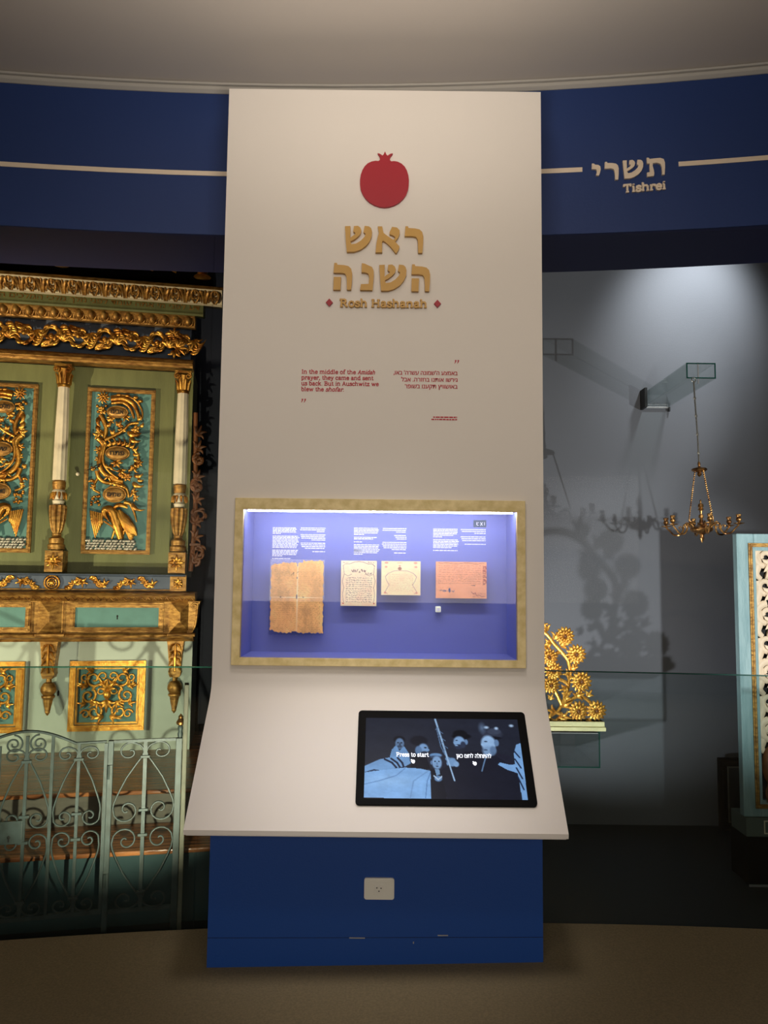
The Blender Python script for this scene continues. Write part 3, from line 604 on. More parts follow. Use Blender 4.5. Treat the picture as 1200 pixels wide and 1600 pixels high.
for s_ in (0, 1):
    f_ = (lambda x: x) if not s_ else (lambda x: 1-x)
    P3.line([(f_(.5),.28),(f_(.35),.28),(f_(.18),.36),(f_(.1),.46),(f_(.14),.58),(f_(.2),.7),(f_(.14),.82),(f_(.08),.93),(f_(.16),.95)], .006, (150, 104, 110)); P3.ell(f_(.13), .05, .05, .03, PI_, .8); P3.ell(f_(.12), .17, .04, .03, PI_, .5); P3.ell(f_(.1), .93, .03, .03, PI_, .8)
P3.ell(.47, .22, .05, .05, (150, 104, 80), .8); P3.ell(.47, .14, .03, .02, PI_); P3.ell(.47, .05, .08, .02, (220, 180, 130), .8)
docthing('pale_card', 'pale yellow landscape card with faint vase outline drawing, beside the ornate upright card', .007, .176, 1.427, 1.573, P3)
P4 = Paint(124, 90, (222, 152, 110)); P4.noise(.08, 12, 6); DI = (104, 56, 60)
scribble(P4, .05, .88, .08, .62, 9, (168, 100, 76), .004, .75, 31); P4.line([(.05,.03),(.1,.05),(.2,.03),(.4,.06),(.6,.03),(.8,.06),(.95,.03)], .005, DI, .8)
scribble(P4, .93, .99, .1, .64, 11, (140, 40, 44), .008, .9, 33, .4)
P4.line([(.08,.8),(.11,.77),(.13,.8)], .006, (54,60,110)); P4.ell(.17, .8, .03, .025, (54, 60, 110), 1); P4.ell(.17, .8, .018, .012, (222, 152, 110)); P4.ell(.27, .78, .02, .06, (54, 60, 110)); P4.line([(.32,.8),(.35,.83),(.36,.78)], .006, (54,60,110)); P4.line([(.14,.79),(.3,.81)], .004, (54,60,110))
P4.line([(.7,.64),(.77,.645)], .008, DI); P4.line([(.70,.82),(.74,.88),(.78,.84),(.8,.92),(.86,.9),(.9,.95),(.97,.93)], .007, (150, 70, 66)); scribble(P4, .72, .97, .84, .98, 2, (170, 96, 80), .005, .8, 35)
docthing('handwritten_note', 'pinkish brown landscape handwritten note, rightmost in the blue showcase', .242, .461, 1.416, 1.573, P4)
dc = thing('data_logger', 'tiny white cube sensor under the rightmost handwritten note', 'sensor', (.254, 3.35, 1.355))
MB().box(-.0115, .0115, -.012, .0145, 0, .025).build('cube_body', 'cube', dc, bev=.003); MB().box(-.006, .006, -.0135, -.012, .006, .018).build('cube_face', 'white', dc)

# ---------------------------------------------------------------- raised month name on the blue band
XB = 1.13
wl = thing('wall_lettering', 'raised cream Hebrew and Latin month name on the dark blue band above the glass', 'lettering', (XB, arc(XB), 3.35), -math.atan(XB/12))
def BT(cx, cy): return ((cx/1200*.441)-.219, (3.4605-cy/560*.2165)+.02*((cx/1200*.441)-.219)*0-3.35)
SH2 = shift(SHIN, -192, -108, .892, .845, 502, 92); RE2 = shift(RESH, -812, -108, .90, .82, 280, 105)
TAV = [[(795,72),(820,75),(830,90),(900,84),(960,82),(1000,97),(1015,140),(1015,200),(1008,290),(978,292),(975,190),(960,155),(925,140),(797,145)], [(830,140),(872,140),(865,175),(878,225),(884,265),(878,300),(795,306),(795,256),(832,250),(828,200)]]
YOD = [[(125,118),(150,120),(160,133),(205,140),(228,158),(233,195),(222,240),(208,272),(172,268),(185,225),(182,200),(170,190),(122,188)]]
for L_ in (SH2, RE2, TAV, YOD):
    wm = MB()
    for i_, g in enumerate(L_): wm.prism([BT(*p) for p in g], -.012+.0004*i_, .001)
    wm.build('hebrew_letter', 'cream', wl)
wm2 = MB(); a = BT(505, 488); e = BT(1025, 462); slab(wm2, 'Tishrei', a[0], a[1], .036, 1.75, -.010, .001, fit=e[0]-a[0])
wm2.xf(lambda x, y, z: (x, y, z+(x-a[0])*(e[1]-a[1])/(e[0]-a[0]))).build('latin_letters', 'cream', wl)
# ---------------------------------------------------------------- the gilded ark (left, behind the glass)
PS = R(10.3)
ark = thing('torah_ark', 'tall gilded and painted wooden ark with carved doors and fluted columns behind the left glass', 'cabinet', (-1.62, 5.0, .39), PS)
A0 = .39
def ab(mb, name, m, parent, **k):
    """ark parts are written in heights above the room floor, then set down on the ark's own base"""
    return mb.xf(lambda x, y, z: (x, y, z-A0)).build(name, m, parent, **k)
UC, DD = .714, 5.21
def pr(u, z, p): k = 1-p/DD; return UC+(u-UC)*k, 1.5+(z-1.5)*k
UL, UR, UM = -1.36, .405, -.477
# lower body and upper body
ab(MB().box(UL, UR-.055, 0, .55, .39, 1.13).box(UR-.055, UR, -.0, .55, .39, 1.13).box(UR-.05, UR, -.02, 0, .39, 1.09), 'lower_body', 'celadon', ark)
ab(MB().box(UL+.03, .35, .05, .5, 1.49, 2.90), 'upper_body', 'green', ark)
ab(MB().box(UL+.05, .33, .02, .5, 2.90, 3.19), 'frieze_ground', 'slate', ark)
def frame(mb, u0, u1, z0, z1, wd, y0, y1, step=True):
    for a, b, c, d in ((u0, u1, z1-wd, z1), (u0, u1, z0, z0+wd), (u0, u0+wd, z0+wd, z1-wd), (u1-wd, u1, z0+wd, z1-wd)):
        mb.box(a, b, y0, y1, c, d)
        if step:
            e = wd*.3; mb.box(a+e if b-a > wd*1.5 else a+e, b-e, y0-.008, y0, c+e, d-e)
# doors with pierced carving
TXT = {1: ('אבינו', 'פתח', 'שמים'), -1: ('מלכנו', 'שערי', 'לתפלתנו')}
def carve(side, uc):
    door = ab(MB().box(uc-.335, uc+.335, .030, .055, 1.515, 2.86), 'door', 'green', ark)
    fb = MB(); frame(fb, uc-.214, uc+.214, 1.635, 2.725, .026, .008, .032); ab(fb, 'door_moulding', 'gold2', door)
    ab(MB().box(uc-.19, uc+.19, .026, .031, 1.66, 2.70), 'door_ground', 'teal', door)
    def C(cx, cy, y=0):
        return (uc+side*((cx-40+(cy-90)/48)/566*.428-.214), .012-y, 2.725-(cy-90)/1440*1.09)
    g = MB()
    def br(pts, r, y=.012, f=.9): g.tube([C(*p, y) for p in pts], r, 7, f, smooth=5)
    def lf(cx, cy, ang, L, wd, y=.012, n=1, spread=70, curl=.4):
        c = C(cx, cy, y); a = -ang if side > 0 else 180+ang
        if n == 1: lobe(g, c[0], c[2], a, L, wd, c[1], curl*side)
        else: fan(g, c[0], c[2], a, L, wd, n, spread, c[1])
    # horn of plenty with flower head
    br([(235,190),(330,180),(410,215),(455,290),(470,370)], lambda t: .020*(1-.5*t), .012); br([(240,225),(330,215),(395,260),(430,350)], taper(.014, .008), .016)
    br([(235,165),(340,150),(440,190),(495,280),(495,350)], taper(.008, .006), .008)
    for cx, cy in ((300,150),(370,152),(440,165),(480,195)): c = C(cx, cy, .012); g.ell(c, (.018, .012, .011), 8, 6)
    for a in range(0, 360, 36): lf(175, 180, a, .045, .009, .015, curl=.15)
    for a in range(18, 360, 60): lf(175, 180, a, .026, .008, .025, curl=.1)
    for k in range(9): c = C(120+random.random()*90, 250+random.random()*60, .014); g.ell(c, .011, 7, 5)
    # upper crossing branches
    br([(150,330),(185,400),(200,460),(185,540)], taper(.017, .013)); br([(190,550),(270,510),(350,450),(400,400),(470,390)], taper(.013, .009), .018)
    lf(150, 350, 120, .07, .016); lf(140, 420, 110, .055, .016); lf(200, 430, -20, .05, .014); lf(300, 430, -60, .05, .012, .02, 3); lf(440, 440, 40, .04, .012, .016, 5, 200)
    lf(380, 470, 40, .09, .019); lf(400, 520, 50, .075, .016); lf(480, 420, -20, .035, .012)
    lf(150, 520, 200, .05, .013, .012, 3); c = C(450, 450, .02); g.ell(c, .017, 8, 6)
    # big central scroll
    br([(140,540),(185,600),(160,680),(150,760),(190,840),(280,890),(350,905)], taper(.021, .014)); br([(200,590),(180,680),(190,760),(240,830),(310,880)], taper(.010, .008), .024)
    br([(200,600),(280,570),(380,580),(450,640),(470,710),(440,780),(390,810)], taper(.012, .010))
    for k in range(7): lf(190+k*34, 598-abs(k-3)*-4-(10 if k > 1 else 0), 300+k*12, .05, .010, .014, curl=.7)
    for k in range(5): lf(420+k*9, 620+k*38, 20+k*26, .045, .010, .014, curl=.6)
    lf(290, 735, 60, .05, .013, .014, 5, 160); lf(200, 760, 60, .05, .010, .02); lf(240, 760, 80, .06, .011)
    for cx, cy, an, L in ((170,480,150,.05),(230,390,-60,.04),(250,500,-40,.045),(330,470,-80,.04),(420,470,-10,.04),(150,640,200,.04),(150,720,190,.035),(230,850,100,.05),(330,870,-60,.04),(470,740,10,.04),(330,800,80,.05),(260,960,160,.03),(420,990,20,.05),(440,1040,10,.04),(120,960,190,.035),(180,290,150,.04),(360,330,80,.05),(240,345,100,.04),(470,340,20,.03)): lf(cx, cy, an, L, .009, .012, 4, 110)
    c = C(385, 865, .022)
    for a in range(0, 360, 60): lf(385, 865, a, .034, .011, .02, curl=.1)
    g.ell(c, .011, 8, 6); lf(440, 850, 20, .06, .014); lf(450, 770, -20, .045, .012); lf(430, 910, 50, .075, .016); lf(470, 880, 40, .04, .012); lf(410, 780, 0, .03, .012, .014, 3)
    # lower scroll
    br([(130,820),(150,880),(210,920),(300,915),(370,960),(400,1040)], taper(.015, .010)); br([(140,880),(110,940),(105,980),(160,1010)], taper(.010, .008)); lf(110, 910, 200, .035, .012); lf(110, 810, 220, .03, .012, .012, 3)
    for k in range(4): lf(230+k*35, 920, 20+k*20, .045, .011, .016)
    for k in range(14): c = C(90+random.random()*70, 1010+random.random()*110, .014); g.ell(c, (.010, .009, .009), 7, 5)
    br([(360,1085),(410,1100),(440,1160),(465,1250)], taper(.016, .005)); lf(420, 1090, 60, .1, .014)
    ab(g, 'carved_scrollwork', 'gold', door, sm=True, angle=60)
    # bird on a rocky nest
    bd = MB()
    bd.tube([C(*p, .02) for p in [(340,1400),(320,1330),(290,1240),(270,1180),(235,1150),(200,1160),(205,1200),(235,1240)]], lambda t: .012+.020*math.sin(math.pi*min(1, .2+t*.75))**1.5 if t < .55 else .030-.036*(t-.55)/.45*.7, 9, .7, smooth=4)
    bd.ell(C(275, 1170, .02), (.034, .018, .022), 10, 8); bd.ell(C(305, 1270, .02), (.034, .020, .052), 12, 8); bd.tube([C(230, 1238, .025), C(255, 1262, .025)], taper(.008, .001), 6)
    for k in range(9):
        bd.tube([C(300+k*11, 1135+k*9+(20 if k < 2 else 0), .022-.001*k), C(340+k*13, 1240+k*7, .03), C(385+k*10, 1335+k*4, .022), C(420+k*5, 1425-k*10, .010)], taper(.009, .012, .004), 6, .6, smooth=3)
    bd.tube([C(280, 1130, .02), C(330, 1110, .03), C(390, 1130, .022)], taper(.010, .016, .008), 7, .7, smooth=3)
    for k in range(6): bd.tube([C(90+k*17, 1165+k*4, .016), C(105+k*15, 1260, .02), C(130+k*9, 1395-k*22, .01)], taper(.009, .010, .004), 6, .6, smooth=3)
    for px in (265, 345): bd.tube([C(px+25, 1320, .02), C(px, 1400, .016)], taper(.009, .006), 6); 
    bd.tube([C(200, 1250, .03), C(260, 1290, .032), C(320, 1345, .026)], taper(.007, .005), 6, .5)
    ab(bd, 'carved_bird', 'gold', door, sm=True, angle=60)
    rk = MB()
    for i in range(15):
        for j in range(4): rk.ell(C(62+i*27+random.uniform(-8, 8)+j % 2*12, 1418+j*22, .004+random.random()*.016), (.013, .010, .009), 7, 5, random.random())
    ab(rk, 'rock_nest', 'silver', door, sm=True)
    for (cx, cy, rx, rz), t_ in zip(((293,302,.062,.036), (300,662,.072,.042), (282,1020,.068,.048)), TXT[side]):
        c = C(cx, cy, .022); md = MB(); md.ell(c, (rx, .016, rz), 20, 10)
        n = 28; md.tube([(c[0]+rx*1.02*math.cos(i*2*math.pi/n), c[1]-.002, c[2]+rz*1.02*math.sin(i*2*math.pi/n)) for i in range(n+1)], .0055, 6)
        o = ab(md, 'medallion', 'gold2', door, sm=True, angle=60)
        ml = MB(); heb(ml, t_, c[0], c[2]-.015, .042, c[1]-.0185, 'C', .0012, fit=rx*1.25); ab(ml, 'inscription', 'dark', o) if 0 else ab(ml, 'medallion_inscription', 'dark', door)
    return door
carve(1, -.102); carve(-1, -.835)
kh = MB().tube([(-.352, .02, 2.155), (-.35, -.02, 2.150), (-.347, -.03, 2.145)], .008, 8); kh.ell((-.346, -.035, 2.143), .012); ab(kh, 'door_knob', 'ivory', ark, sm=True)
hk = MB().tube([(-.29, -.02, 2.175), (-.26, -.03, 2.185), (-.235, -.03, 2.205), (-.215, -.025, 2.215), (-.225, -.025, 2.195), (-.245, -.03, 2.185)], .0035, 6, smooth=4); ab(hk, 'latch_hook', 'dark', ark, sm=True)
# columns
def column(u, first=[None]):
    P_ = .12
    def V(z): return pr(u, z, P_)[1]
    x = pr(u, 2, P_)[0]; c = (x, -P_+.06, 0)
    g = MB()
    g.lathe([(.02, V(1.655)), (.050, V(1.66)), (.052, V(1.69)), (.042, V(1.70)), (.046, V(1.715)), (.046, V(1.73)), (.030, V(1.74)), (.026, V(1.75)), (.030, V(1.762)), (.02, V(1.765))], c, 20)
    col = ab(g, 'column', 'gold2', ark, sm=True); g = MB()
    g.lathe([(.02, V(2.04)), (.036, V(2.05)), (.040, V(2.08)), (.040, V(2.10)), (.030, V(2.11)), (.02, V(2.112))], c, 20)
    ab(g, 'upper_ring', 'gold2', col, sm=True)
    g = MB(); g.lathe([(.01, V(1.762)), (.026, V(1.765)), (.038, V(1.79)), (.050, V(1.85)), (.055, V(1.91)), (.053, V(1.945)), (.03, V(1.952)), (.01, V(1.952))], c, 72, .14, 12); ab(g, 'fluted_vase', 'gold2', col, sm=True, angle=50)
    g = MB(); g.lathe([(.01, V(1.952)), (.032, V(1.954)), (.036, V(1.975)), (.026, V(1.985)), (.03, V(2.03)), (.042, V(2.035)), (.03, V(2.05)), (.01, V(2.05))], c, 20); ab(g, 'vase_neck', 'ivory', col, sm=True)
    g = MB()
    for k in range(10):
        a = k*36; q = (c[0]+.030*math.cos(R(a)), c[1]+.030*math.sin(R(a)))
        g.tube([(q[0], q[1], V(2.035)), (q[0]+.013*math.cos(R(a)), q[1]+.013*math.sin(R(a)), V(2.02)), (q[0]+.019*math.cos(R(a)), q[1]+.019*math.sin(R(a)), V(1.985))], taper(.004, .010, .004), 6)
    ab(g, 'leaf_collar', 'gold', col, sm=True)
    g = MB(); g.lathe([(.02, V(2.108)), (.043, V(2.11)), (.041, V(2.42)), (.034, V(2.725)), (.02, V(2.73))], c, 72, .10, 10); ab(g, 'shaft', 'ivory', col, sm=True, angle=50)
    g = MB(); g.lathe([(.02, V(2.722)), (.038, V(2.725)), (.038, V(2.74)), (.030, V(2.745)), (.034, V(2.80)), (.045, V(2.845)), (.02, V(2.85))], c, 20)
    for k in range(8):
        a = R(k*45+22); d = (math.cos(a), math.sin(a)); g.tube([(c[0]+.034*d[0], c[1]+.034*d[1], V(2.745)), (c[0]+.040*d[0], c[1]+.040*d[1], V(2.79)), (c[0]+.052*d[0], c[1]+.052*d[1], V(2.815))], taper(.011, .010, .004), 6)
    for s_ in (-1, 1):
        g.tube(spiral(c[0]+s_*.034, V(2.835), .021, .004, 90, s_*-1.4, 16, c[1]-.047), taper(.007, .004), 6)
    g.box(c[0]-.052, c[0]+.052, c[1]-.05, c[1]+.05, V(2.856), V(2.872)); ab(g, 'capital', 'gold', col, sm=True)
    g = MB(); x0, z0, z1 = c[0], V(1.515), V(1.652); g.box(x0-.053, x0+.053, c[1]-.053, .05, z0, z1)
    ab(g, 'pedestal_block', 'gold2', col)
    g = MB(); yf = c[1]-.056
    for s_ in (-1, 1): fan(g, x0, (z0+z1)/2, 90*s_, .055, .010, 5, 150, yf); lobe(g, x0+s_*.012, (z0+z1)/2, 0 if s_ > 0 else 180, .04, .012, yf, 0); g.tube(spiral(x0+s_*.030, (z0+z1)/2+.004, .015, .004, 0, s_*1.2, 12, yf), .004, 6)
    g.ell((x0, yf, (z0+z1)/2), (.012, .012, .010)); ab(g, 'carved_mask', 'gold', col, sm=True)
for u in (.285, UM, -1.24): column(u)
# ledge, frieze and drawers
def ext(yz, u0, u1, name, m, parent=ark, **k): return ab(MB().profile(yz, u0, u1), name, m, parent, **k)
def q(z, p): return (-p, pr(0, z, p)[1])
fz = ext([(.05, 1.505), q(1.505, .14), q(1.495, .145), q(1.49, .125), q(1.405, .125), q(1.40, .15), (.05, 1.39)], -1.30, .355, 'scroll_frieze', 'slate')
g = MB(); yq_ = -.130; zc = pr(0, 1.447, .13)[1]
def bandscroll(u0, dirn, n=4):
    x = u0
    for i in range(n):
        s_ = 1 if i % 2 else -1; w_ = .085
        acanthus(g, [(x+dirn*w_*t, yq_, zc+s_*.028*math.cos(math.pi*t)) for t in [k/7 for k in range(8)]], .0085, side=s_*dirn, n=6, L=.05, wd=.0085, y=yq_); fan(g, x+dirn*w_*1.15, zc-s_*.012, 90*s_+dirn*40, .05, .008, 4, 120, yq_)
        g.tube(spiral(x+dirn*(w_-.02), zc-s_*.008, .024, .006, 90, dirn*s_*1.1, 12, yq_-.004), taper(.008, .005), 6); fan(g, x+dirn*w_*.5, zc+s_*.01, -90*s_, .032, .007, 3, 90, yq_); x += dirn*w_*1.7
xm = pr(UM, 1.45, .13)[0]
bandscroll(xm+.075, 1); ab(g, 'scroll_carving', 'gold', fz, sm=True); g = MB(); bandscroll(xm-.075, -1, 5)
ab(g, 'scroll_carving', 'gold', fz, sm=True)
g = MB(); fr_ = MB(); frame(fr_, -1.3, .36, pr(0, 1.398, .13)[1], pr(0, 1.505, .13)[1], .010, -.137, -.12, False); ab(fr_, 'frieze_edge', 'gold2', fz)
g = MB()
for r_, w_ in ((.044, .0065), (.028, .005)): g.tube([(xm+r_*math.cos(i*math.pi/12), yq_-.008, zc+r_*math.sin(i*math.pi/12)) for i in range(25)], w_, 7)
g.ell((xm, yq_-.008, zc), (.015, .012, .015))
for a in range(0, 360, 45): lobe(g, xm, zc, a, .022, .006, yq_-.006, 0)
ab(g, 'roundel', 'gold', fz, sm=True)
g = MB(); x0 = pr(.30, 1.45, .14)[0]; g.box(x0-.05, x0+.045, -.150, -.12, zc-.046, zc+.046); gb = ab(g, 'end_block', 'gold2', fz)
g = MB()
for s_ in (-1, 1): fan(g, x0, zc, 90*s_, .04, .009, 5, 160, -.155)
ab(g, 'end_block_leaves', 'gold', fz, sm=True)
ext([(.05, 1.395), q(1.395, .15), q(1.385, .18), q(1.372, .19), q(1.368, .165), q(1.352, .155), q(1.33, .13), (.05, 1.33)], UL-.03, UR+.015, 'ledge_moulding', 'gold2', bev=.002)
g = MB()
for i in range(46):
    x = -1.33+i*.038; z = pr(0, 1.345, .16)[1]
    g.tube([(x, -.152, z-.010), (x+.017, -.160, z+.010), (x+.036, -.152, z-.010)], .0035, 5)
ab(g, 'ledge_leaf_band', 'brass', ark)
ext([(.0, 1.33), q(1.33, .11), q(1.12, .11), (.0, 1.12)], UL, UR-.01, 'drawer_rail', 'gold2')
for u0, u1 in ((-.36, .215), (-1.17, -.595)):
    z0, z1 = pr(0, 1.135, .12)[1], pr(0, 1.322, .12)[1]; a0 = pr(u0, 1.2, .12)[0]; a1 = pr(u1, 1.2, .12)[0]
    d = ab(MB().box(a0+.02, a1-.02, -.118, -.09, z0+.02, z1-.02), 'drawer', 'teal', ark)
    f2 = MB(); frame(f2, a0, a1, z0, z1, .030, -.128, -.105); ab(f2, 'drawer_moulding', 'gold2', d)
    kk = MB(); am = (a0+a1)/2+.0; kk.prism([(am-.004, (z0+z1)/2-.012), (am+.004, (z0+z1)/2-.012), (am+.003, (z0+z1)/2+.0), (am+.006, (z0+z1)/2+.01), (am, (z0+z1)/2+.016), (am-.006, (z0+z1)/2+.01), (am-.003, (z0+z1)/2)], -.1195, -.118); ab(kk, 'keyhole', 'dark', d)
for u in (UM-.005, .318, -1.28):
    z0, z1 = pr(0, 1.128, .14)[1], pr(0, 1.335, .14)[1]; x = pr(u, 1.2, .14)[0]; h = .066; zm = (z0+z1)/2
    g = MB().box(x-h-.008, x+h+.008, -.125, -.09, z0-.004, z1+.004)
    for sgn in (0,): 
        e = .022; v_ = [(x-h, -.126, z0), (x+h, -.126, z0), (x+h, -.126, z1), (x-h, -.126, z1), (x-.004, -.165, z0+.07), (x+.004, -.165, z0+.07), (x+.004, -.165, z1-.07), (x-.004, -.165, z1-.07)]
        g.add(v_, [(0, 1, 5, 4), (1, 2, 6, 5), (2, 3, 7, 6), (3, 0, 4, 7), (4, 5, 6, 7)])
    ab(g, 'pyramid_block', 'gold2', ark)
# curved scroll bracket closing the right end of the drawer rail
g = MB(); g.profile([(0, 0)], 0, 0) if 0 else None
zz0, zz1 = pr(0, 1.125, .1)[1], pr(0, 1.335, .1)[1]
g.prism([(UR-.03, zz0), (UR-.005, zz0), (UR+.02, zz0+.05), (UR+.032, zz0+.12), (UR+.035, zz0+.17), (UR+.045, zz1), (UR-.03, zz1)], -.135, .05)
g.tube([(UR+.0, -.14, zz0+.01), (UR+.02, -.14, zz0+.06), (UR+.028, -.14, zz0+.14), (UR+.03, -.14, zz1-.01)], .007, 6, smooth=3); g.tube(spiral(UR+.012, zz1-.03, .022, .005, 0, 1.3, 14, -.14), .006, 6)
ab(g, 'corner_bracket', 'gold2', ark, sm=True, angle=30)
ext([(.0, 1.125), q(1.125, .15), q(1.115, .165), q(1.10, .16), q(1.09, .12), q(1.075, .10), (.0, 1.075)], UL-.02, UR+.01, 'base_moulding', 'gold2', bev=.002)
for x_ in (pr(UM, 1.1, .17)[0], pr(.33, 1.1, .17)[0]): ab(MB().box(x_-.085, x_+.085, -.185, -.10, pr(0, 1.105, .17)[1], pr(0, 1.125, .17)[1]), 'moulding_break', 'gold2', ark, bev=.004)
# framed lower panels with relief
def relief(uc):
    z0, z1 = .52, .955
    pn = ab(MB().box(uc-.2, uc+.2, -.006, .0, z0+.03, z1-.03), 'lower_panel', 'teal', ark)
    f2 = MB(); frame(f2, uc-.23, uc+.23, z0, z1, .036, -.028, 0); frame(f2, uc-.19, uc+.19, z0+.04, z1-.04, .012, -.016, 0, False); ab(f2, 'panel_moulding', 'goldb', pn)
    g = MB(); y = -.014; zm = (z0+z1)/2
    for s_ in (-1, 1):
        X = lambda a: uc+s_*a
        for (a, b, r0, a0, tn, w_) in ((.085, .105, .052, 200, 1.3, .009), (.115, .0, .050, 120, 1.4, .009), (.075, -.10, .055, 60, 1.4, .010), (.03, .12, .035, 250, 1.2, .007), (.045, .03, .045, 0, 1.1, .008), (.13, -.115, .03, 10, 1.2, .007), (.14, .115, .028, 180, 1.2, .007)):
            g.tube([(X(px-uc) if False else uc+s_*(px), py, pz) for px, py, pz in spiral(a, zm+b, r0, .008, a0, tn, 22, y)], taper(w_, w_*.8, w_*.6), 6, .8)
        for (a, b, an, L) in ((.02, .06, 60, .07), (.12, .06, 20, .06), (.05, -.04, -30, .07), (.13, -.05, 10, .05), (.02, -.13, -10, .08), (.09, .15, 30, .06), (.15, .05, 80, .05)):
            fan(g, X(a), zm+b, an if s_ > 0 else 180-an, L, .009, 3, 60, y)
    g.ell((uc, y-.006, zm+.005), (.024, .02, .028)); fan(g, uc, zm+.03, 90, .08, .012, 5, 110, y); fan(g, uc, zm-.03, -90, .08, .012, 5, 110, y)
    ab(g, 'relief_carving', 'goldb', pn, sm=True)
relief(-.112); relief(-.84)
g = MB(); g.prism([(-.415, .735), (-.405, .74), (-.404, .765), (-.410, .775), (-.416, .76)], -.0015, 0); ab(g, 'lower_keyhole', 'dark', ark)
# pendants
for u in (UM, .297, -1.24):
    x = pr(u, 1, .09)[0]; V = lambda z: pr(0, z, .09)[1]; g = MB()
    g.prism([(x-.055, V(1.08)), (x+.055, V(1.08)), (x+.050, V(1.05)), (x+.040, V(.95)), (x+.036, V(.89)), (x+.040, V(.87)), (x+.030, V(.845)), (x-.030, V(.845)), (x-.040, V(.87)), (x-.036, V(.89)), (x-.040, V(.95)), (x-.050, V(1.05))], -.10, 0)
    pd = ab(g, 'pendant', 'gold2', ark, bev=.004)
    g = MB(); c = (x, -.055, 0)
    g.lathe([(.01, V(.845)), (.016, V(.842)), (.017, V(.82)), (.030, V(.815)), (.045, V(.79)), (.047, V(.765)), (.036, V(.745)), (.030, V(.74)), (.040, V(.735)), (.040, V(.725)), (.030, V(.715)), (.024, V(.68)), (.014, V(.635)), (.016, V(.63)), (.004, V(.612)), (.001, V(.61))], c, 20); ab(g, 'turned_drop', 'gold2', pd, sm=True, angle=35)
    g = MB()
    for s_ in (-1, 1):
        for k in range(4): g.tube([(x+s_*.006, -.104, V(1.06-k*.045)), (x+s_*.022, -.112, V(1.05-k*.045)), (x+s_*.038, -.104, V(1.015-k*.045))], taper(.004, .008, .003), 6)
    g.tube([(x, -.104, V(1.06)), (x, -.115, V(.97)), (x, -.104, V(.88))], taper(.006, .010, .006), 6); ab(g, 'acanthus_leaf', 'gold', pd, sm=True)
# upper mouldings
ext([(.05, 2.945), q(2.945, .06), q(2.935, .10), q(2.915, .115), q(2.90, .10), q(2.885, .09), q(2.875, .03), (.05, 2.87)], UL+.02, .355, 'architrave_moulding', 'gold2', bev=.002)
g = MB(); x = pr(-1.3, 3.05, .05)[0]; zc = pr(0, 3.052, .05)[1]; i = 0
while x < .27:
    s_ = 1 if i % 2 else -1; R_ = .062
    sp = spiral(x+.07, zc-s_*.012, R_+.012, .018, 150 if s_ > 0 else 210, -s_*1.25, 26, -.035, -.055)
    acanthus(g, sp, .017, side=s_, n=8, L=.055, wd=.011, y=-.04, lean=35)
    acanthus(g, [(x+.02+k*.02, -.04, zc+s_*(.07-.0022*k*k)) for k in range(8)], .013, side=-s_, n=6, L=.075, wd=.012, lean=55)
    for k in range(5): lobe(g, x+.13+.006*k, zc-s_*.06+s_*.02*k, -s_*(20+k*8)+(0), .075, .011, -.045, s_*.7)
    fan(g, x+.15, zc+s_*.03, -70*s_, .075, .012, 5, 100, -.045); g.ell((sp[-1][0], -.06, sp[-1][2]), .016)
    x += .165; i += 1
fan(g, .245, zc-.03, 10, .09, .014, 6, 130, -.05); fan(g, .23, zc-.05, -70, .07, .014, 4, 90, -.05); fan(g, .22, zc+.05, 60, .06, .012, 4, 90, -.05)
ab(g, 'acanthus_frieze', 'gold', ark, sm=True, angle=60)
ext([(.05, 3.26), q(3.26, .15), q(3.235, .15), q(3.20, .12), q(3.176, .09), q(3.165, .085), (.05, 3.165)], UL+.02, .36, 'egg_moulding_ground', 'gold2')
g = MB(); n_ = 23
for i in range(n_):
    x = pr(.31-i*.0775, 3.2, .12)[0]; z = pr(0, 3.212, .12)[1]
    g.ell((x, -.128, z-.002), (.025, .030, .034), 14, 10)
    for s_ in (-1, 1):
        g.tube([(x+s_*.029, -.135, z+.034), (x+s_*.031, -.128, z+.0), (x+s_*.018, -.112, z-.030), (x, -.104, z-.038)], .0048, 6, smooth=3)
    g.tube([(x+.039, -.132, z+.032), (x+.039, -.118, z-.004), (x+.039, -.100, z-.036)], taper(.005, .008, .002), 6)
ab(g, 'egg_and_dart', 'gold2', ark, sm=True)
ext([(.05, 3.33), q(3.33, .19), q(3.275, .19), q(3.262, .195), q(3.25, .19), (.05, 3.25)], UL-.03, .415, 'inscription_band', 'green')
g = MB(); z_ = pr(0, 3.288, .19)[1]
heb(g, 'דע לפני מי אתה עומד לפני מלך מלכי המלכים הקדוש ברוך הוא', pr(.38, 3.3, .19)[0], z_, .045, -.1915, fit=1.60, bold=.0006); ab(g, 'band_inscription', 'gold2', ark)
ext([(.05, 3.45), q(3.45, .30), q(3.438, .30), q(3.425, .28), q(3.40, .265), q(3.37, .23), q(3.34, .20), q(3.325, .20), (.05, 3.325)], UL-.13, .535, 'cornice', 'ivory', bev=.002)
ext([(.0, 3.462), q(3.462, .31), q(3.440, .315), (.0, 3.440)], UL-.14, .545, 'cornice_top', 'gold2', bev=.003)
g = MB(); i = 0; x = .49
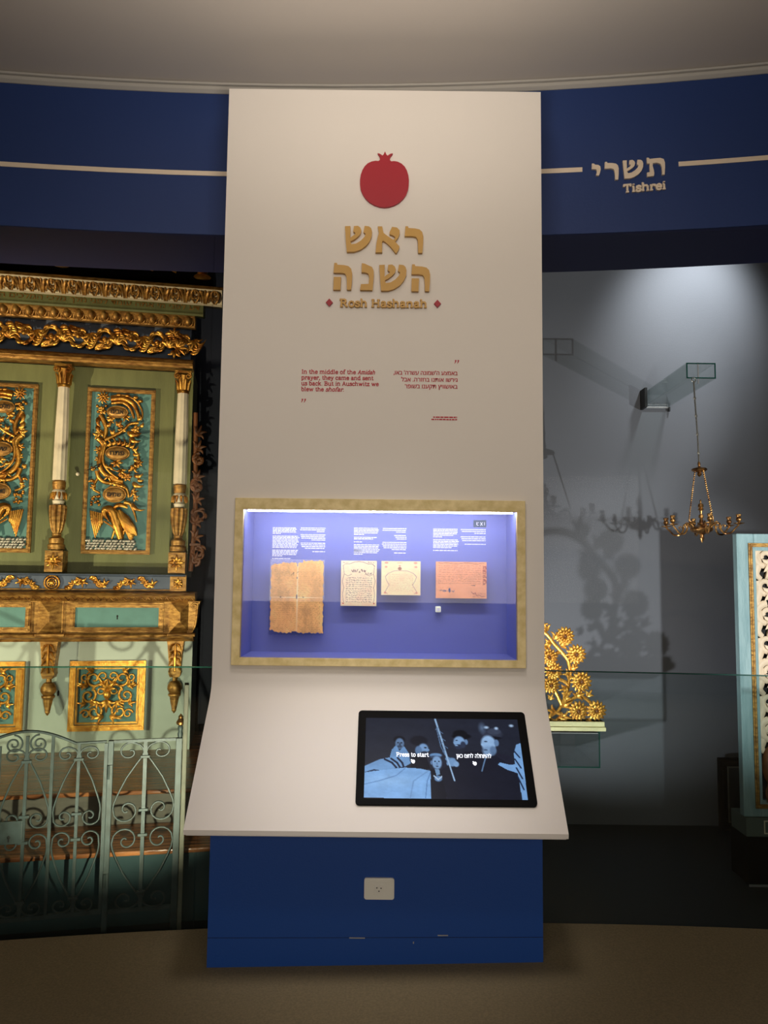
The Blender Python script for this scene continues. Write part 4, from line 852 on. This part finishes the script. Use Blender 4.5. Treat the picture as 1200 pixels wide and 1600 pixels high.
while x > -1.45:
    def cp(t, dx): z = 3.335+.095*t; p = .205+.075*t**.8; return (x+dx, -p-.012, pr(0, z, p)[1])
    if i % 2 == 0:
        for s_ in (-1, 1):
            g.tube([cp(0, s_*.004), cp(.35, s_*.020), cp(.75, s_*.022), cp(.95, s_*.006)], taper(.006, .010, .005), 6, smooth=3)
            c = cp(.35, s_*.010); g.tube(spiral(c[0], c[2], .011, .003, 90, s_*1.1, 9, c[1]-.006), .0045, 5)
        g.tube([cp(.6, 0), cp(.85, 0), cp(1.08, 0)], taper(.006, .009, .003), 6)
    else:
        for s_ in (-1, 1): g.tube([cp(.0, s_*.007), cp(.5, s_*.012), cp(.85, s_*.024), cp(.80, s_*.034)], taper(.007, .011, .006), 6, smooth=3); g.tube([cp(.05, s_*.022), cp(.4, s_*.026), cp(.6, s_*.038)], taper(.005, .007, .003), 5)
        g.tube([cp(0, 0), cp(.5, 0), cp(1.0, 0)], taper(.005, .007, .004), 6)
    x -= .062; i += 1
ab(g, 'cornice_leaves', 'gold2', ark, sm=True)
# cresting on top
ab(MB().box(UL-.05, .47, -.16, .3, 3.445, 3.62), 'crest_ground', 'dark', ark)
def shell(x, z, s_=1, y=-.33, name='crest_shell'):
    g = MB(); g.lathe([(.01, z-.09), (.055, z-.085), (.035, z-.07), (.030, z-.05), (.045, z-.035), (.01, z-.03)], (x, y+.03, 0), 12)
    for k in range(9):
        a = R(90+(k-4)*17); g.tube([(x+.02*math.cos(a), y, z-.03+.02*math.sin(a)), (x+.07*math.cos(a), y-.03, z-.03+.06*math.sin(a)), (x+.125*math.cos(a), y-.05, z-.03+.10*math.sin(a))], taper(.005, .012, .006), 6)
    ab(g, name, 'gold', ark, sm=True)
shell(.41, 3.49); shell(-.45, 3.50)
for i, (x, an) in enumerate([(.25, 165), (.11, 170), (-.06, 60), (-.16, 60), (-.26, 80), (-.36, 110), (-.55, 70), (-.66, 80), (-.78, 100), (-.9, 90)]):
    g = MB()
    for k in range(5): lobe(g, x+.008*k, 3.41+.014*k, an+(k-2)*4, .13, .011, -.335, .25)
    ab(g, 'crest_leaf', 'gold', ark, sm=True)
# brown carved wing on the ark's right side
g = MB(); 
for (a, b, r0, a0, tn) in ((.40, 2.10, .05, 90, 1.1), (.42, 1.90, .055, 270, -1.2), (.405, 2.28, .045, 90, 1.1), (.41, 1.66, .04, 90, -1.2)):
    acanthus(g, [(px, .06, pz) for px, py, pz in spiral(a, b, r0, .012, a0, tn, 18)], .014, side=1, n=6, L=.05, wd=.010)
for z_ in (1.6, 1.75, 1.85, 2.0, 2.15, 2.35, 2.45): fan(g, .385, z_, 40, .075, .012, 4, 100, .06)
g.tube([(.37, .07, 1.53), (.39, .07, 1.9), (.38, .07, 2.3), (.37, .07, 2.6)], .016, 8, smooth=3); g.box(.36, .43, .05, .1, 1.70, 1.715); g.tube(spiral(.40, 1.60, .034, .008, -90, 1.2, 14, .05), .010, 6)
ab(g, 'side_wing', 'brown', ark, sm=True, angle=60)

# ---------------------------------------------------------------- stepped platform
pf = thing('stepped_platform', 'two stained wooden steps under the gilded ark, seen through the iron gate', 'platform', (-1.60, 4.04, -.12), R(11))
MB().box(-2.4, .78, 0, 1.5, 0, .488).box(.78, .80, .0, 1.5, 0, .488).build('lower_body', 'woodgrey', pf)
MB().box(-2.4, .80, -.02, 1.5, .488, .510).build('tread', 'wood', pf, bev=.006)
MB().box(-2.4, .78, -.40, 0, 0, .318).build('step_riser', 'tealdark', pf)
MB().box(-2.4, .80, -.42, .0, .318, .340).build('tread', 'wood', pf, bev=.006)

# ---------------------------------------------------------------- iron gate
GR = R(14.5); GX, GY = -.916, 3.62
def gp(u): return (GX+u*math.cos(GR), GY+u*math.sin(GR))
cg = math.cos(GR)
def bar(mb, u, z0, z1, h=.0075, d=.006): mb.box(u-h, u+h, -d, d, z0, z1)
def lyre(name, uc, hw, par, up_l=True, up_r=True, z=(0.03, .375, .376, .745)):
    """a pair of C-and-S scrolls bent either side of an upright"""
    for s_ in (-1, 1):
        for lo in (0, 1):
            if (s_ < 0 and not up_l): continue
            g = MB(); 
            if lo == 0: z0, z1 = .012, .378; f = lambda t: t
            else: z0, z1 = .384, .748
            H = z1-z0; w_ = hw-.012
            # big lobe against the centre line of the gate, small lobe at the outer end
            if lo == 0: Z = lambda t: z1-t*H      # big at top
            else: Z = lambda t: z0+t*H            # big at bottom
            X = lambda t: uc+s_*(.008+t*w_)
            R1 = w_*.47
            P_ = []
            n = 22
            for i in range(n):           # inner spiral, big end
                t = i/n; a = math.pi*2.7*(1-t); r = .006+(R1-.006)*t**1.1
                P_.append((X(.50)+s_*r*math.cos(a), Z(.01)+(-1 if lo == 0 else 1)*R1+(1 if lo == 0 else -1)*r*math.sin(a)))
            big = P_
            # path: big spiral starts at centre, comes round from the bar side, over the outer edge, diagonally to the bar, then small spiral
            P_ = big+[(X(.965), Z(.20)), (X(.93), Z(.27)), (X(.80), Z(.38)), (X(.55), Z(.56)), (X(.22), Z(.73)), (X(.03), Z(.82))]
            r2 = w_*.40; cx_, cz_ = X(.46), Z(.875); sg = 1 if lo == 0 else -1
            for i in range(24):
                t = i/23; a = math.pi*(1+2.5*t); r = r2*(1-t)**.85+.005
                P_.append((cx_+s_*(r+(.04*w_ if t < .1 else 0))*math.cos(a), cz_+sg*r*math.sin(a)*.86*(-1)*(-1)))
            g.tube([(x, 0, z_) for x, z_ in P_], lambda t: .0042, 6, 1.5)
            g.build('scroll', 'iron', par, sm=True)
    g = MB()
    for z_ in (.085, .335, .445, .68): g.box(uc-.021, uc+.021, -.011, .011, z_-.006, z_+.006)
    g.build('collar', 'iron', par, bev=.002)
gl = thing('iron_gate', 'low grey painted wrought iron gate leaf with arched top and lock plate', 'gate', (*gp(-.30), -.10), GR)
OF = .10
def G(mb, name, m='iron', par=gl, dx=.30, **k): return mb.xf(lambda x, y, z: (x+dx, y, z+OF)).build(name, m, par, **k)
_b = MB.build
def lyre_at(uc, hw, par, dx, left=True):
    n0 = set(COL.objects); lyre('x', uc, hw, par, left); 
    for o in set(COL.objects)-n0:
        for v in o.data.vertices: v.co.x += dx; v.co.z += OF
for u, zt in ((-.315, .745), (-.43, .75), (-.54, .79), (-.645, .79), (-.755, .75), (-.862, .75), (-.975, .745)):
    b_ = MB(); bar(b_, u, .02, zt, .0085 if u in (-.315, -.975) else .0065); G(b_, 'upright_bar')
for uc in (-.43, -.645, -.862): lyre_at(uc, .106, gl, .30)
a_ = MB(); a_.tube([(-.315+.0, 0, .753), (-.44, 0, .750)], .006, 6)
G(a_, 'top_rail')
arc_ = MB(); arc_.tube([(-.44-.41*t, 0, .748+.062*math.sin(math.pi*t)) for t in [k/20 for k in range(21)]], .0065, 6, 1.4); G(arc_, 'arched_rail', sm=True)
b_ = MB(); b_.box(-.975, -.31, -.008, .008, .008, .026); G(b_, 'bottom_rail')
for uc, zc, s_ in ((-.597, .755, 1), (-.70, .755, -1)):
    g = MB(); g.tube([(x, 0, z) for x, y, z in spiral(uc, zc, .040, .006, 90, s_*1.8, 30)], .004, 6, 1.4); G(g, 'top_scroll', sm=True)
lk = G(MB().box(-.80, -.648, -.014, .006, .335, .432), 'lock_plate', bev=.002)
g = MB(); g.ell((-.70, -.0145, .365), (.007, .002, .007)); g.box(-.703, -.697, -.016, -.013, .345, .362); G(g, 'lock_keyhole', 'blackm')
sp = thing('gate_side_panel', 'narrow fixed wrought iron panel between two posts, right of the arched gate', 'railing', (*gp(0), -.10), GR)
for u, h in ((-.296, .012), (0, .014)):
    b_ = MB().box(u-h, u+h, -.012, .012, -.10, .757); G(b_, 'post', 'iron', sp, 0, bev=.002)
b_ = MB(); bar(b_, -.147, .02, .75, .008); G(b_, 'upright_bar', 'iron', sp, 0)
lyre_at(-.147, .140, sp, 0)
G(MB().box(-.284, -.014, -.007, .007, .745, .757), 'top_rail', 'iron', sp, 0); G(MB().box(-.284, -.014, -.007, .007, .004, .020), 'bottom_rail', 'iron', sp, 0)
g = MB()
for z_ in (.15, .62): g.box(-.305, -.286, -.016, .016, z_-.03, z_+.03); g.tube([(-.302, -.016, z_-.03), (-.302, -.016, z_+.03)], .006, 8)
G(g, 'hinge', 'iron', sp, 0)
g = MB().box(.016, .036, -.03, .05, -.10, 1.0); G(g, 'edge_board', 'ironlt', sp, 0, bev=.003)
g = MB(); g.lathe([(.006, .757), (.010, .76), (.013, .775), (.009, .785), (.012, .80), (.010, .81), (.005, .815)], (.004, 0, 0), 14); G(g, 'finial_stem', 'iron', sp, 0, sm=True)
g = MB(); g.lathe([(.004, .81), (.018, .818), (.020, .828), (.014, .838), (.010, .845), (.012, .852), (.004, .862), (.001, .866)], (.004, 0, 0), 16); G(g, 'finial', 'brass', sp, 0, sm=True)
# ---------------------------------------------------------------- right side: brackets, chandelier, carving, door panel
def glassbox(name, label, x0, x1, y0, y1, z0, z1, t=.007):
    o = thing(name, label, 'bracket', ((x0+x1)/2, y1, z0)); cx = (x0+x1)/2; xx0, xx1 = x0-cx, x1-cx; a, b = y0-y1, 0; H = z1-z0
    MB().box(xx0, xx0+t, a, b, 0, H).build('side_pane', 'g_br', o); MB().box(xx1-t, xx1, a, b, 0, H).build('side_pane', 'g_br', o)
    MB().box(xx0+t, xx1-t, a, b, H-t, H).build('top_pane', 'g_br', o); MB().box(xx0+t, xx1-t, a, b, 0, t).build('bottom_pane', 'g_br', o)
    e = MB(); frame(e, xx0, xx1, 0, H, t, a-.002, a+.001, False); e.build('polished_edge', 'edgegl', o)
    return o
gb1 = glassbox('glass_bracket', 'clear glass box bracket on the grey wall carrying the brass chandelier', 1.81, 1.985, 4.5, 5.278, 2.705, 2.80)
MB().box(-.105, -.088, -.10, 0, -.02, .115).box(.088, .098, -.02, 0, -.03, .0).build('wall_clamp', 'blackm', gb1); MB().box(-.10, .09, -.012, -.002, -.006, .0).build('clamp_edge', 'alu', gb1)
MB().box(-.018, -.012, -.775, -.769, -.03, .098).build('hook_rod', 'alu', gb1)
ch = thing('brass_chandelier', 'small aged brass chandelier hanging on beaded chains from the glass bracket', 'chandelier', (1.862, 4.46, 1.80)); ch.rotation_euler = (0, R(-1), R(8))
def ln_(mb, p, q_, n, r): 
    for i in range(n): t = (i+.5)/n; mb.ell(tuple(p[k]+(q_[k]-p[k])*t for k in range(3)), (r, r, abs(q_[2]-p[2])/n*.48), 6, 5)
    mb.tube([p, q_], r*.45, 5)
TOPX = -.058
cz0 = .865
pts_ = [(TOPX*0-.012, 0, .88), (-.010, 0, .775), (-.006, 0, .67), (-.002, 0, .56), (.0, 0, .45), (0, 0, .38)]
for p, q_ in zip(pts_, pts_[1:]):
    m_ = MB(); ln_(m_, q_, p, 14, .0062); m_.ell(q_, (.009, .004, .010), 8, 6); m_.build('suspension_chain', 'chain', ch, sm=True)
g = MB(); g.tube([(-.012+.013*math.cos(a*.5236), 0, .885+.013*math.sin(a*.5236)) for a in range(13)], .003, 6); g.build('hanging_ring', 'chain', ch, sm=True)
g = MB(); g.lathe([(.004, .40), (.009, .385), (.006, .372), (.012, .366), (.040, .358), (.045, .350), (.034, .340), (.010, .335), (.014, .322), (.004, .31)], seg=20); g.build('crown_plate', 'brass', ch, sm=True)
for a in (200, 275, 20):
    p = (.036*math.cos(R(a)), .036*math.sin(R(a)), .345); q_ = (.098*math.cos(R(a)), .098*math.sin(R(a)), .075)
    m_ = MB(); ln_(m_, q_, p, 22, .005); m_.tube([q_, (q_[0]*1.05, q_[1]*1.05, .05), (q_[0]*.7, q_[1]*.7, .035)], .004, 6); m_.build('side_chain', 'brass', ch, sm=True)
g = MB(); g.lathe([(.002, .175), (.005, .17), (.004, .155), (.013, .150), (.016, .135), (.010, .125), (.018, .118), (.008, .11), (.006, .09), (.013, .085), (.014, .07), (.007, .065), (.012, .05), (.014, .03), (.045, .02), (.062, .010), (.064, .0), (.058, -.010), (.040, -.018), (.020, -.024), (.012, -.030), (.010, -.045), (.014, -.05), (.008, -.062), (.003, -.075), (.001, -.077)], seg=24); g.build('hub', 'brass', ch, sm=True)
for k in range(6):
    a = R(k*60+12); d = (math.cos(a), math.sin(a)); g = MB()
    A = lambda r, z: (r*d[0], r*d[1], z)
    g.tube([A(.05, .01), A(.075, .03), A(.10, .03), A(.105, .0), (A(.125, -.025)), A(.16, -.025), A(.185, .0), A(.205, .02)], taper(.006, .0055, .0045), 7, smooth=5)
    g.tube([A(.105, .0), A(.115, .02), A(.13, .02), A(.125, .008)], .003, 6, smooth=3); g.tube([A(.07, .03), A(.085, .045), A(.095, .035)], .004, 6)
    ar = g.build('arm', 'brass', ch, sm=True)
    g = MB(); c = A(.205, .02); g.lathe([(.004, 0), (.028, .006), (.030, .009), (.010, .009), (.006, .014), (.013, .022), (.015, .032), (.010, .042), (.013, .048), (.015, .056), (.010, .060), (.004, .060)], c, 14); g.build('candle_cup', 'brass', ar, sm=True)

fb_ = thing('flower_carving', 'gilded openwork carving of sunflowers on a cream base, right of the console behind glass', 'carving', (1.0, 4.75, .60))
FX = 1.0
def FL(x, z): return (x-FX, z-.60)
cxm = .62   # the carving is symmetrical; its left half stands behind the console
g = MB().box(cxm+.0-FX, 1.352-FX, -.05, .03, .022, .055).box(cxm-.0-FX, 1.358-FX, -.06, .04, 0, .024).profile([(-.05, .024), (-.055, .03), (-.05, .05), (-.04, .055), (.03, .055), (.03, .024)], cxm+.01-FX, 1.352-FX); g.build('base_rail', 'limew', fb_, bev=.003)
fl_ = [((1.123, 1.159), .054), ((1.191, 1.051), .056), ((1.22, .889), .059), ((1.2, .713), .056), ((1.309, .717), .056), ((1.026, 1.034), .050), ((1.053, .95), .052), ((1.037, .866), .049)]
stems = [[(.78, 1.20), (.90, 1.22), (.997, 1.185), (1.06, 1.113), (1.109, 1.059), (1.145, 1.011), (1.154, .951), (1.15, .891), (1.134, .819), (1.103, .747), (1.075, .705), (1.0, .66)], [(1.103, .747), (1.16, .78), (1.22, .80), (1.28, .76), (1.30, .73)], [(1.09, .90), (1.13, .88), (1.15, .85)], [(1.06, 1.045), (1.09, 1.06), (1.11, 1.055)], [(1.22, .85), (1.215, .80)], [(1.10, .74), (1.15, .735), (1.18, .71)], [(1.103, .747), (1.08, .80), (1.06, .83)], [(1.05, .70), (1.03, .67), (1.06, .65), (1.09, .67), (1.12, .67)], [(1.05, .71), (1.10, .69), (1.15, .665)], [(1.15, .93), (1.19, .98), (1.19, 1.02)]]
for sd in (1,):
    MX = (lambda x: x) if sd > 0 else (lambda x: 2*cxm-x)
    for st in stems:
        g = MB(); g.tube([(FL(MX(x), z)[0], -.012, FL(MX(x), z)[1]) for x, z in st], taper(.011, .012, .009), 8, smooth=5); g.build('stem', 'goldb', fb_, sm=True)
    g = MB()
    for x, z, an, L in [(1.14, .80, 100, .06), (1.12, .78, 60, .06), (1.145, .92, 110, .05), (1.15, .90, 80, .05), (1.06, 1.14, 60, .07), (1.02, 1.19, 120, .06), (.98, 1.21, 80, .07), (1.22, .80, 90, .04), (1.20, .80, 150, .04), (1.11, .74, 30, .07), (1.06, .71, 170, .06), (1.10, .68, -10, .07), (1.03, .78, 60, .04), (1.0, .77, 160, .04), (1.02, 1.09, 150, .06), (1.10, 1.10, 20, .06), (1.04, 1.12, 200, .06), (1.16, .96, 20, .05), (1.19, .80, 20, .06), (1.26, .80, 60, .05), (1.25, .66, -20, .05), (1.08, .66, 10, .07), (1.13, .85, 200, .05)]:
        p = FL(MX(x), z); fan(g, p[0], p[1], an if sd > 0 else 180-an, L, .010, 3, 60, -.015)
    g.build('leaves', 'goldb', fb_, sm=True)
    for (x, z), r in fl_:
        cx_, cz_ = FL(MX(x), z); g = MB()
        g.ell((cx_, -.02, cz_), (r*.5, .014, r*.5), 14, 6)
        for k in range(14): lobe(g, cx_+r*.30*math.cos(k*.4488), cz_+r*.30*math.sin(k*.4488), math.degrees(k*.4488), r*.84, r*.27, -.018, .1, .5)
        for k in range(10): lobe(g, cx_+r*.2*math.cos(k*.628), cz_+r*.2*math.sin(k*.628), math.degrees(k*.628), r*.55, r*.19, -.034, .05, .5)
        f_ = g.build('flower', 'goldb', fb_, sm=True)
        g = MB(); g.tube([(cx_+r*.34*math.cos(k*.3927), -.040, cz_+r*.34*math.sin(k*.3927)) for k in range(17)], r*.06, 5); g.build('flower_ring', 'goldb', f_, sm=True)
        g = MB(); g.ell((cx_, -.043, cz_), (r*.16, .004, r*.16), 10, 5)
        for k in range(6): g.ell((cx_+r*.18*math.cos(k*1.047), -.0435, cz_+r*.18*math.sin(k*1.047)), (r*.06, .003, r*.03), 6, 4, k*1.047)
        g.build('flower_heart', 'brown', f_, sm=True)
gb2 = glassbox('glass_bracket', 'clear green edged glass box bracket under the gilded sunflower carving', .88, 1.322, 4.70, 5.278, .385, .597)
MB().box(-.005, .002, -.5, -.02, .01, .2).build('inner_pane', 'g_br', gb2)
MB().box(-.21, .21, -.58, -.575, .200, .212).build('lit_edge', 'alu', gb2)

# painted door panel with ivory fretwork
dp = thing('carved_door_panel', 'aqua painted door panel with ivory fretwork scrolls standing on a dark pedestal at right', 'panel', (2.31, 4.3, .236)); DH = 1.768-.236
MB().box(-.33, -.235, -.02, .03, 0, DH).box(.235, .33, -.02, .03, 0, DH).box(-.235, .235, -.02, .03, 0, .085).box(-.235, .235, -.02, .03, DH-.085, DH).build('door_frame', 'doorpaint', dp, bev=.004)
f2 = MB(); frame(f2, -.268, .268, .045, DH-.052, .022, -.030, -.018); f2.build('gilt_moulding', 'gold2', dp, bev=.002)
MB().box(-.236, .236, .02, .028, .085, DH-.085).build('back_board', 'dark', dp)
f3 = MB(); frame(f3, -.25, .25, .064, DH-.07, .024, -.018, .0, False); f3.build('inner_border', 'doorpaint', dp)
g = MB()
def rib(c, r0, a0, tn, w0, n=26): 
    sp_ = spiral(c[0], c[1], r0, .016, a0, tn, n); g.tube([(x, -.002, z) for x, y, z in sp_], lambda t: w0*(1-.45*t), 8, .45)
for s_ in (-1, 1):
    for i in range(7):
        z = 1.40-i*.158; k = 1 if i % 2 else -1
        rib((s_*.165, z), .062, 90 if s_ > 0 else 90, s_*k*1.3, .020); rib((s_*.085, z-.06), .060, 200, -s_*k*1.4, .019)
        g.tube([(s_*.21, 0, z+.03), (s_*.20, 0, z-.03), (s_*.215, 0, z-.09), (s_*.19, 0, z-.12)], taper(.016, .020, .012), 8, .45, smooth=4)
        fan(g, s_*.13, z-.02, -90+s_*40, .08, .017, 3, 70, .0); fan(g, s_*.03, z, 90, .07, .016, 3, 70, 0); g.ell((s_*.155, -.004, z-.045), (.022, .012, .018))
g.build('fretwork', 'fret', dp, sm=True, angle=60)
g = MB(); 
for s_ in (-1, 1):
    g.ell((s_*.165, -.01, .27), (.055, .03, .11), 14, 10); 
    for k in range(8): lobe(g, s_*(.13+.01*k), .37-.03*k, -100+s_*10, .09, .014, -.03, .2)
g.build('brown_figure', 'brown', dp, sm=True)
pdl = thing('pedestal', 'low grey green and black pedestal block under the aqua door panel', 'pedestal', (2.33, 4.33, -.12))
MB().box(-.345, .345, -.06, .12, .255, .354).build('upper_block', 'pedestal', pdl, bev=.002); MB().box(-.345, .345, -.07, .13, .012, .255).build('lower_block', 'black', pdl); MB().box(-.345, .345, -.075, -.07, 0, .012).build('foot_edge', 'alu', pdl)
f2 = MB(); frame(f2, -.25, .25, .27, .34, .006, -.0625, -.06, False); f2.build('block_inlay', 'ivory', pdl)
# added object standing in for a picture frame reflected in the lower glass
bd_ = thing('reflection_frame', 'dark frame standing in for a reflection in the lower glass, low beside the pedestal', 'frame', (2.62, 5.2, -.12))
f2 = MB(); frame(f2, -.38, .5, 0, .46, .05, -.02, .02); f2.build('reflection_border', 'black', bd_, bev=.003); f3 = MB(); frame(f3, -.33, .45, .05, .41, .008, -.024, -.01, False); f3.build('reflection_inlay', 'woodgrey', bd_); MB().box(-.33, .45, -.005, .01, .05, .41).build('board', 'casefloor', bd_)
